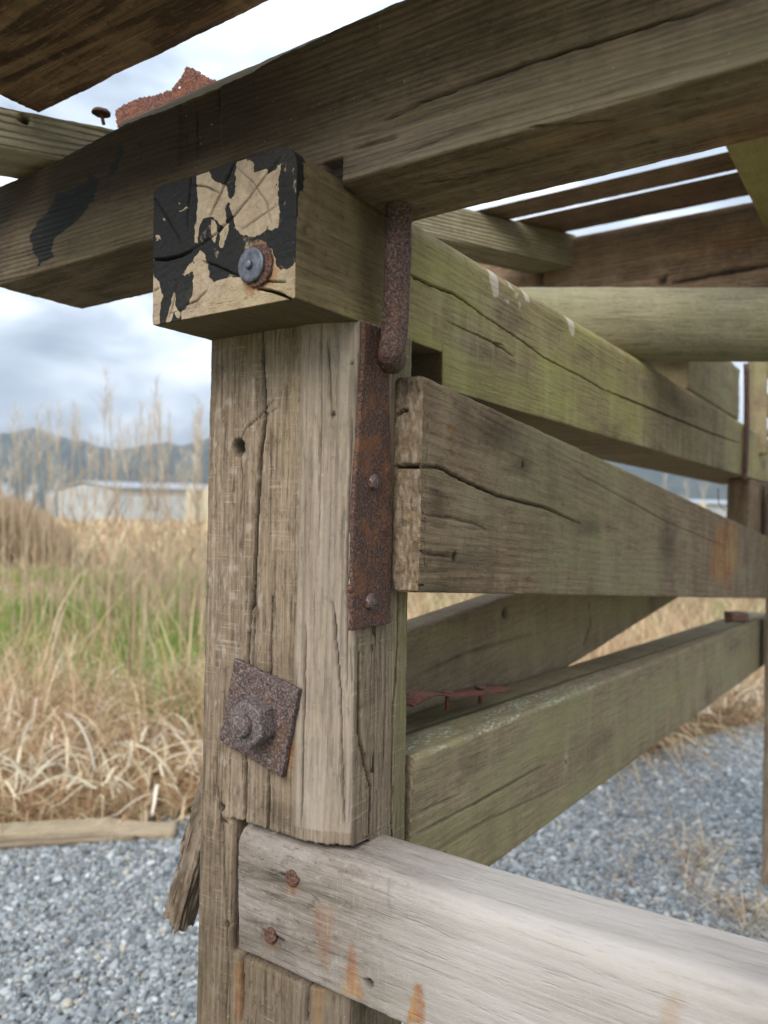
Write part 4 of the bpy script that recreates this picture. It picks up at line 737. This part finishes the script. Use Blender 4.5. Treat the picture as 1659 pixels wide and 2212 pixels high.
v = ico[None]*st[:, None]*(1 + rng.normal(0, .13, (n, 12, 1))); cz_, sz_ = np.cos(tl)[:, None], np.sin(tl)[:, None]; vx, vz = v[..., 0]*cz_ - v[..., 2]*sz_, v[..., 0]*sz_ + v[..., 2]*cz_; c_, s_ = np.cos(th)[:, None], np.sin(th)[:, None]
v = np.stack([vx*c_ - v[..., 1]*s_, vx*s_ + v[..., 1]*c_, vz], -1); cen[:, 2] = sz*.35 + .006*rng.random(n); v = v + cen[:, None]
pal = np.array([(.10, .118, .132), (.165, .19, .205), (.225, .25, .265), (.33, .355, .37), (.50, .52, .52), (.42, .38, .30), (.22, .17, .12), (.08, .09, .10)]); pi = rng.choice(8, n, p=[.17, .27, .25, .15, .06, .035, .025, .04]); cc = pal[pi]*rng.uniform(.85, 1.15, (n, 1))
cc = np.repeat(np.concatenate([cc, np.ones((n, 1))], 1), 12, 0); sm, t, b = new_mat('stones'); g = G(t); *_, cl_ = g.attr('Col'); cl_ = g.mix(g.rng(g.noise(g.coord(), 300, 3.), .4, .7, 0., .35), cl_, (.36, .35, .32)); t.links.new(cl_, b.inputs['Base Color']); b.inputs['Roughness'].default_value = .38; b.inputs['Specular IOR Level'].default_value = .7
o = link('gravel_stones', raw_mesh('gravel_stones', v.reshape(-1, 3), (icf[None] + np.arange(n)[:, None, None]*12).reshape(-1, 3), sm, False, {'Col': cc})); tag(o, 'loose crushed blue grey gravel stones with a few white ones', kind='stuff')

# ------------------------------------------------------------------ grass
M_blade = bladem('grass_blades')
def blades(base, h, lean, az, w, col, curl=1., seg=4, flop=None):
    n = len(base); t = np.linspace(0, 1, seg + 1); d = np.stack([np.cos(az), np.sin(az), 0*az], 1); sd = np.stack([-np.sin(az + rng.normal(0, .8, n)), np.cos(az), 0*az], 1); V = np.zeros((n, seg + 1, 2, 3))
    for k, q in enumerate(t):
        ang = lean*(.35 + curl*q*1.1); out = (h*q)*np.sin(ang*.8); up = (h*q)*np.cos(np.clip(ang*.8, 0, 1.9)); c = base + d*out[:, None]; c[:, 2] += np.maximum(up, .01 + .02*rng.random(n)); ww = w*(1 - q**2*.9)*.5
        V[:, k, 0] = c + sd*ww[:, None]; V[:, k, 1] = c - sd*ww[:, None]
    F = []; i = (np.arange(n)*(seg + 1)*2)[:, None] + np.arange(seg)[None]*2; F = np.stack([i, i + 1, i + 3, i + 2], -1).reshape(-1, 4); C4 = np.concatenate([col, np.ones((n, 1))], 1); tt = np.tile(np.repeat(.88 + .2*t, 2), n)[:, None]; C4 = np.repeat(C4, (seg + 1)*2, 0)*np.concatenate([tt]*3 + [tt*0 + 1], 1)
    return V.reshape(-1, 3), F, C4
def stuff(name, label, sets):
    Vs, Fs, Cs = [], [], []; o_ = 0
    for a, b, c in sets: Vs.append(a); Fs.append(b + o_); Cs.append(c); o_ += len(a)
    o = link(name, raw_mesh(name, np.concatenate(Vs), np.concatenate(Fs), M_blade, True, {'Col': np.concatenate(Cs)})); tag(o, label, kind='stuff'); return o
def scatter(n, x0, x1, d0, d1, pw=1.6):
    x = rng.uniform(x0, x1, n); u = rng.random(n); d = (d0**pw + u*(d1**pw - d0**pw))**(1/pw); p = CAM + r0*((x - 829.5)/FOC*d)[:, None] + f0*d[:, None]; p[:, 2] = 0; return p, x, d
straw = np.array([(.62, .46, .27), (.72, .56, .35), (.50, .33, .18), (.80, .68, .47), (.32, .20, .11), (.64, .41, .25), (.74, .60, .37), (.55, .34, .20)])
def pick(pal, n, v=.15): return np.clip(pal[rng.integers(0, len(pal), n)]*rng.uniform(1 - v, 1 + v, (n, 1)), 0, 1)
sets = []
for x0, x1, n in ((-60, 480, 30000), (860, 1720, 22000)):
    p, x, d = scatter(n, x0, x1, 3.1, 7.5); k = (d > gravel_edge(x) - .02 + .25*rng.random(len(x))) & ((x > 600) | (rng.random(len(x)) > .9*ss(4.3, 5.6, d + .8*fb(p, (1.3, 1.3, 1), 99, 2)))); p, d = p[k], d[k]; m_ = len(p)
    ht = .16 + .24*ss(3.2, 4.5, d) + .0*d; h = ht*rng.gamma(6, 1/6, m_)
    clump = fb(p, (2.2, 2.2, 1), 3, 3); az = 6.28*clump*1.5 + rng.normal(0, 1.3, m_)
    sets.append(blades(p, h*1.25, rng.gamma(3, .5, m_), az, .003 + .011*rng.random(m_)**2, pick(straw, m_)*(1 + .25*clump[:, None])))
for x0, x1, n in ((-60, 480, 4200), (860, 1720, 6000)):      # straw over the field behind
    p, x, d = scatter(n, x0, x1, 7, 16); h = rng.gamma(6, .26/6, n); sets.append(blades(p, h, rng.gamma(3, .3, n), rng.uniform(0, 6.28, n), rng.uniform(.008, .02, n), pick(straw, n)))
p, x, d = scatter(9000, -80, 1750, 16, 80, 1.2); sets.append(blades(p, rng.gamma(6, .5/6, 9000), rng.gamma(3, .2, 9000), rng.uniform(0, 6.28, 9000), d*.004, np.clip(pick(straw, 9000)*1.15, 0, 1)))
for x0, x1, n, d0, d1 in ((1480, 1700, 700, 2.1, 3.0), (1330, 1700, 260, 2.3, 3.4), (230, 330, 60, 2.2, 2.5)):    # wisps of straw lying on the gravel
    p, x, d = scatter(n, x0, x1, d0, d1); k = fb(p, (2, 2, 1), 77, 2) > .02; p = p[k]; m_ = len(p); p[:, 2] = .012; sets.append(blades(p, rng.uniform(.06, .22, m_), rng.uniform(1.5, 1.95, m_), rng.uniform(0, 6.28, m_), rng.uniform(.002, .004, m_), pick(straw, m_), curl=.3))
p, x, d = scatter(2600, -60, 1720, 3.15, 5.6); k = (d > gravel_edge(x) + .05) & ((x < 480) | (x > 860)); p = p[k]; m_ = len(p); p[:, 2] = .05 + .12*rng.random(m_); sets.append(blades(p, rng.uniform(.15, .42, m_), rng.uniform(.7, 2.1, m_), rng.uniform(0, 6.28, m_), rng.uniform(.009, .018, m_), pick(np.array([(.86, .78, .58), (.78, .66, .46), (.88, .80, .66)]), m_), seg=7))
stuff('dry_grass', 'tangled straw coloured dry grass beyond the gravel', sets)
grn = np.array([(.16, .26, .04), (.24, .36, .06), (.12, .20, .035), (.30, .42, .09)]); sets = []
for x0, x1, n in ((-60, 480, 30000), (860, 1720, 9000)):
    p, x, d = scatter(n, x0, x1, 4.0, 14); k = np.where(x < 600, 1.5*fb(p, (1.1, 1.1, 1), 13, 3) + .5*ss(4.4, 6.0, d) - .5*ss(10, 14, d) > .20, (fb(p, (.8, .8, 1), 13, 3) > .22) & (d > 5.5)); p = p[k]; m_ = len(p); sets.append(blades(p, rng.gamma(6, .26/6, m_), rng.gamma(3, .2, m_), rng.uniform(0, 6.28, m_), rng.uniform(.005, .012, m_), pick(grn, m_, .35)*1.1))
stuff('green_grass', 'fresh green grass growing through the dry stalks', sets)
# brown scrub and reed bed that read as a mass
brn = np.array([(.42, .30, .19), (.50, .37, .24), (.36, .26, .17), (.56, .44, .30)]); sets = []
p, x, d = scatter(650, 60, 480, 7.5, 13); k = rng.random(len(x)) < .35 + .65*(x > 250); p, x = p[k], x[k]; n = len(p); sets.append(blades(p, rng.gamma(8, 1.0/8, n), np.abs(rng.normal(0, .22, n)), rng.uniform(0, 6.28, n), rng.uniform(.005, .010, n), pick(brn, n), seg=5))
p, x, d = scatter(1500, 870, 1700, 9, 15); n = len(p); sets.append(blades(p, rng.gamma(8, .6/8, n), np.abs(rng.normal(0, .3, n)), rng.uniform(0, 6.28, n), rng.uniform(.006, .012, n), pick(brn, n), seg=5))
stuff('reed_bed', 'hazy brown bed of dry reed stems behind the green grass', sets)
p, x, d = scatter(14000, -120, 150, 17, 26); n = len(p); hh = np.interp(x, [-120, 0, 60, 110, 150], [1.9, 1.75, 1.55, 1.1, .6]); sets = [blades(p, hh*rng.uniform(.5, 1.05, n), np.abs(rng.normal(0, .25, n)), rng.uniform(0, 6.28, n), rng.uniform(.02, .04, n), pick(brn, n), seg=4)]
stuff('brown_scrub', 'brown scrubby thicket rising at the left beyond the reeds', sets)

# tall reeds, each a thing
def reed_proto(kind):
    h = 1.0; n = 14; base = np.zeros((1, 3)); t = np.linspace(0, 1, 10); lean = [.05, -.04, .09][kind]
    r = empty('reed', (0, 0, 0))
    st = tube('stem', [(lean*q*q*.9, .02*math.sin(q*3), q*.86) for q in t], np.linspace(.0036, .0018, 10), M_stem, r, 6, caps=False)
    nl = 7; b_ = np.array([(lean*q*q*.9, 0, q*.86) for q in np.linspace(.12, .75, nl)]); V, F, C4 = blades(b_, np.full(nl, .20), rng.uniform(.4, 1.1, nl), rng.uniform(0, 6.28, nl), np.full(nl, .007), pick(brn, nl)); me = raw_mesh('leaves', V, F, M_blade, True, {'Col': C4}); link('leaves', me, r)
    m_ = 46; q = rng.random(m_); b_ = np.stack([lean*.8 + 0*q, 0*q, .76 + .20*q], 1); V, F, C4 = blades(b_, .13*(1.1 - q*.5), .25 + .75*rng.random(m_), rng.uniform(0, 6.28, m_), np.full(m_, .0026), pick(plu, m_)); me = raw_mesh('plume', V, F, M_blade, True, {'Col': C4}); link('plume', me, r)
    return r
plu = np.array([(.70, .60, .48), (.60, .49, .37), (.78, .70, .58)]); M_stem = colm('reed_stem', (.46, .33, .22), (.60, .46, .32), 30)
protos = [reed_proto(k) for k in range(3)]
spots = [(95, 985, 8.0, 0), (115, 930, 7.5, 2), (55, 905, 9, 0), (185, 930, 9.5, 1), (165, 900, 8.5, 0), (243, 808, 7.0, 0), (238, 1010, 7.0, 1), (337, 822, 7.8, 0), (330, 950, 7.5, 2), (140, 885, 8.0, 0), (285, 900, 8.2, 1), (305, 880, 9, 0), (362, 860, 8.2, 2), (375, 930, 7.4, 0), (418, 870, 8.0, 1), (432, 900, 9.0, 0), (265, 850, 9.5, 2), (210, 950, 10, 0), (400, 960, 7.2, 1), (350, 900, 10, 0), (20, 960, 8.5, 1), (70, 1010, 7.6, 0), (295, 985, 7.0, 0), (440, 960, 7.8, 2), (390, 1010, 6.8, 0), (125, 1000, 6.9, 1), (-30, 940, 8, 0), (320, 1020, 6.6, 0), (255, 900, 8.8, 1), (410, 905, 9.4, 0), (1440, 1015, 9, 0), (1490, 1020, 9, 1), (1530, 1010, 9.5, 0)]
REEDS = []
for q in range(26): spots.append((float(rng.uniform(60, 445) if q < 20 else rng.uniform(-20, 150)), float(rng.uniform(850, 1040)), float(rng.uniform(5.2, 8.5)), int(rng.integers(0, 3))))
for k, (px, py, dd, kd) in enumerate(spots):
    src = protos[kd]; first = k in (0, 3, 1) and not src.get('used')
    hgt = 1.3 + (1106 - py)/FOC*dd
    if first: o = src; src['used'] = 1
    else:
        o = src.copy(); COL.objects.link(o)
        for ch in src.children:
            c = ch.copy(); COL.objects.link(c); c.parent = o; c.matrix_parent_inverse = ch.matrix_parent_inverse.copy()
    o.location = Gd(px, dd); o.scale = (hgt*.8, hgt*.8, hgt*1.02); o.rotation_euler = (0, 0, rng.uniform(0, 6.28))
    REEDS.append((px, o, hgt))
ordn = 'first second third fourth fifth sixth seventh eighth ninth tenth eleventh twelfth thirteenth fourteenth fifteenth sixteenth seventeenth eighteenth nineteenth twentieth twenty-first twenty-second twenty-third twenty-fourth twenty-fifth twenty-sixth twenty-seventh twenty-eighth twenty-ninth thirtieth'.split()
ordn += ['thirty-' + q for q in ordn[:9]] + ['fortieth'] + ['forty-' + q for q in ordn[:9]] + ['fiftieth'] + ['fifty-' + q for q in ordn[:9]] + ['sixtieth']
for k, (px, o, hgt) in enumerate(sorted([q for q in REEDS if q[0] < 700], key=lambda q: q[0])):
    hw = 'very tall' if hgt > 2.45 else 'tall' if hgt > 2.1 else ('middling' if hgt > 1.8 else 'short')
    tag(o, f'{hw} dry feathery reed, {ordn[k]} from the left edge of the picture', 'reed', 'dry reeds left of the post')
for k, (px, o, hgt) in enumerate(sorted([q for q in REEDS if q[0] > 700], key=lambda q: q[0])):
    tag(o, ['leftmost', 'middle', 'rightmost'][k] + ' dry reed seen through the gap above the sloping brace board', 'reed', 'dry reeds seen through the gap in the frame')
for s_ in protos:
    if 'used' in s_: del s_['used']

# half-buried pale timber at the gravel's edge
la, lb = Gd(-420, 2.83, .045), Gd(392, 3.10, .032); dv = lb - la; ln = np.linalg.norm(dv); dv /= ln; sv_ = np.cross(dv, z0)
M_pale = wood('bleached_wood', (.20, .155, .10), (.44, .37, .26), (.42, .37, .28), ring=.012, ringc=.2, ringb=.3, greyamt=.4, seed=13)
def pale_shape(w, n, m):
    w = w.copy(); t = m.local[:, 0]/ln; w[:, 2] -= ss(.75, 1., t)*.03*(m.local[:, 2] > 0); return w
def pale_marks(m): m.a['dark'] = .6*ss(.006, 0, np.abs(m.local[:, 2] - .002 - .004*fb(m.p, 3, 5))); m.a['green'] = .4*(m.local[:, 2] > .02)*ss(0, .3, fb(m.p, 4, 6)); m.a['rust'] = .8*ss(.25, .4, fb(m.p, (9, 9, 9), 12))*(m.local[:, 2] < -.015); m.a['pale'][:] = .3
o = timber('ground_timber', la, (dv, sv_, np.cross(dv, sv_)*np.sign(np.cross(dv, sv_)[2])), grid_lin(0, ln, .02), grid_lin(-.06, .06, .006), grid_lin(-.03, .034, .004), M_pale, None, rad=.02, marks=pale_marks, shape=pale_shape, rough=.005, seed=70)
tag(o, 'bleached cracked timber lying along the edge of the gravel', 'timber')

# ------------------------------------------------------------------ far warehouse and glint stand-ins
M_wall = colm('white_wall', (.42, .43, .44), (.55, .55, .55), .6, .7); M_roof = colm('grey_roof', (.30, .33, .37), (.38, .41, .45), .3, .6); M_cream = colm('cream_paint', (.66, .58, .40), (.72, .64, .46), 1., .7); M_glass = colm('dark_opening', (.42, .37, .30), (.5, .44, .36), 1., .4)
def solid(name, poly, d1, parent, mat):      # extrude a polygon along vector d1
    poly = [np.array(q, float) for q in poly]; n = len(poly); c0 = poly[0]; V = [tuple(q - c0) for q in poly] + [tuple(q + d1 - c0) for q in poly]
    F = [tuple(range(n))[::-1], tuple(range(n, 2*n))] + [(i, (i + 1) % n, n + (i + 1) % n, n + i) for i in range(n)]
    me = bpy.data.meshes.new(name); me.from_pydata(V, [], F); me.materials.append(mat); return link(name, me, parent, Matrix.Translation(c0))
A, B, Cc = Gd(126, 94), Gd(244, 86), Gd(1700, 132); ld = Cc - B; LL = np.linalg.norm(ld); ld /= LL; gd = A - B; GL = np.linalg.norm(gd); gd /= GL
wh = empty('warehouse', tuple(B)); tag(wh, 'long white warehouse with a low gable end far beyond the reeds', 'warehouse')
eh = 1.3 + (1103 - 1056)/FOC*86; rh = eh + .75; up_ = z0
solid('wall', [B, A, A + up_*eh, (A + B)/2 + up_*rh, B + up_*eh], ld*LL, wh, M_wall)
for s_, E0 in ((1, B), (-1, A)):
    rdg = (A + B)/2 + up_*(rh + .12); ev = E0 + up_*(eh + .05) + (gd*-s_)*.35; solid('roof', [ev - ld*.3, rdg - ld*.3, rdg - ld*.3 + up_*.14, ev - ld*.3 + up_*.14], ld*(LL + .6), wh, M_roof)
outn = -gd
solid('eaves_band', [B + ld*.1 + outn*.02 + up_*(eh - .55), B + ld*.1 + outn*.06 + up_*(eh - .55), B + ld*.1 + outn*.06 + up_*(eh - .25), B + ld*.1 + outn*.02 + up_*(eh - .25)], ld*(LL - .2), wh, M_glass)
for px in (399, 430, 1450, 1510):
    b_ = B + ld*np.interp(px, [244, 1700], [0, LL])*(1 if px > 700 else .55); dist = (px - 829.5)/FOC
    # solve along the wall for this bearing
    ts = np.linspace(0, LL, 400); q = B[None] + ld[None]*ts[:, None]; bxs, _ = bearing(q); tt = ts[np.argmin(np.abs(bxs - px))]; b_ = B + ld*tt
    solid('pillar', [b_ + outn*.02, b_ + outn*.5, b_ + outn*.5 + up_*(eh + .45), b_ + outn*.02 + up_*(eh + .45)], ld*.9, wh, M_cream)
for fr_, w_, z1, z2 in ((.25, .8, 1.3, 2.1), (.5, .8, 1.3, 2.1), (.75, .8, 1.3, 2.1), (.36, 1., 2.8, 3.3), (.62, 1., 2.8, 3.3)):
    q = A + (B - A)*fr_ - ld*.06; solid('window', [q + up_*z1, q - gd*w_ + up_*z1, q - gd*w_ + up_*z2, q + up_*z2], ld*.05, wh, M_glass)
for k, (px, py, dd) in enumerate(((8, 1052, 150), (20, 1064, 150), (62, 1062, 140), (70, 1052, 170), (108, 1064, 130), (134, 1053, 160))):  # solid white blocks put in for distant glints of light
    c = Gd(px, dd); h = 1.1 + (1102 - py)/FOC*dd; w_ = [1.3, 1.2, 1.4, 1.5, 1.4, 1.2][k]; hs = empty('far_glint', tuple(c)); nm = ['leftmost', 'second from the left of the', 'third from the left of the', 'fourth from the left of the', 'fifth from the left of the', 'rightmost'][k]
    tag(hs, f'{nm} tiny bright white huts below the hills' if k else 'leftmost of the tiny bright white huts below the hills', 'glint', 'tiny white huts below the hills') if k < 5 else tag(hs, 'rightmost of the tiny bright white huts beside the warehouse roof', 'glint', 'tiny white huts below the hills')
    a1 = c - r0*w_/2; solid('wall', [a1, a1 + r0*w_, a1 + r0*w_ + up_*h, a1 + up_*h], f0*w_, hs, M_wall); solid('roof', [a1 - r0*.2 + up_*h, a1 + r0*(w_ + .2) + up_*h, a1 + r0*w_/2 + up_*(h + .7)], f0*(w_ + .3), hs, M_roof)

# ------------------------------------------------------------------ hills
zz_ = [(-1400, 965), (-700, 940), (-300, 955), (0, 942), (14, 944), (42, 939), (73, 933), (93, 940), (112, 946), (140, 949), (160, 956), (177, 953), (197, 961), (214, 968), (253, 973), (281, 970), (303, 964), (323, 960), (360, 959), (379, 967), (399, 966), (422, 957), (447, 949), (520, 930), (640, 925), (800, 950), (1000, 975), (1250, 985), (1450, 1000), (1600, 990), (1900, 960), (2600, 930), (3600, 950)]
zx = np.array([q[0] for q in zz_]); zy = np.array([q[1] for q in zz_]); cols = np.concatenate([np.linspace(-1400, 0, 60), np.linspace(5, 450, 120), np.linspace(460, 3600, 160)]); rows = 40; V = []
for x in cols:
    y = np.interp(x, zx, zy); D0 = 1900.; H = 1.3 + (1112 + ROLL*(x - 829.5) - y)/FOC*D0
    for k in range(rows):
        s_ = k/(rows - 1); dd = 1250 + s_*1300; prof = math.sin(math.pi*min(1, s_))**1.0 if s_ <= .5 else math.cos((s_ - .5)*math.pi); V.append(Gd(x, dd, H*prof*(dd/D0 if s_ > .5 else 1.)))
V = np.array(V); sg = fb(V, (1/160, 1/160, 1/160), 4, 4); mid_ = V[:, 2]; ridx = np.tile(np.arange(rows)/(rows - 1), len(cols)); V[:, 2] += 14*sg*np.sin(np.pi*ridx)*(np.abs(ridx - .5) > .03); V[:, 2] += 2.5*fb(V, (1/18, 1/18, 1/18), 8, 2)*1.6*(np.sin(np.pi*ridx) > .2); V[:, 2] = np.maximum(V[:, 2], -3)
idx = np.arange(len(V)).reshape(len(cols), rows); hm, t, b = new_mat('wooded_hill'); g = G(t); c = g.mix(g.rng(g.noise(g.coord(), .02, 6., .65), .35, .65), (.015, .028, .02), (.06, .07, .045)); t.links.new(c, b.inputs['Base Color'])
o = link('hills', raw_mesh('hills', V, np.stack([idx[:-1, :-1].ravel(), idx[1:, :-1].ravel(), idx[1:, 1:].ravel(), idx[:-1, 1:].ravel()], 1), hm)); tag(o, 'blue hazy wooded hills along the horizon', kind='structure')
# ------------------------------------------------------------------ haze
hz = bpy.data.meshes.new('haze'); R_ = 2900.
hz.from_pydata([(x, y, z) for x in (-R_, R_) for y in (-R_, R_) for z in (-8., 420.)], [], [(0, 1, 3, 2), (4, 6, 7, 5), (0, 4, 5, 1), (2, 3, 7, 6), (0, 2, 6, 4), (1, 5, 7, 3)])
hm_ = bpy.data.materials.new('haze'); hm_.use_nodes = True; t = hm_.node_tree; t.nodes.clear(); pv = N(t, 'ShaderNodeVolumePrincipled', i_Density=.00024); pv.inputs['Color'].default_value = (.74, .84, 1., 1); pv.inputs['Anisotropy'].default_value = .2; oo = N(t, 'ShaderNodeOutputMaterial'); t.links.new(pv.outputs[0], oo.inputs['Volume']); hz.materials.append(hm_)
ho = link('haze', hz); tag(ho, 'pale blue damp air over the fields and hills', kind='stuff')
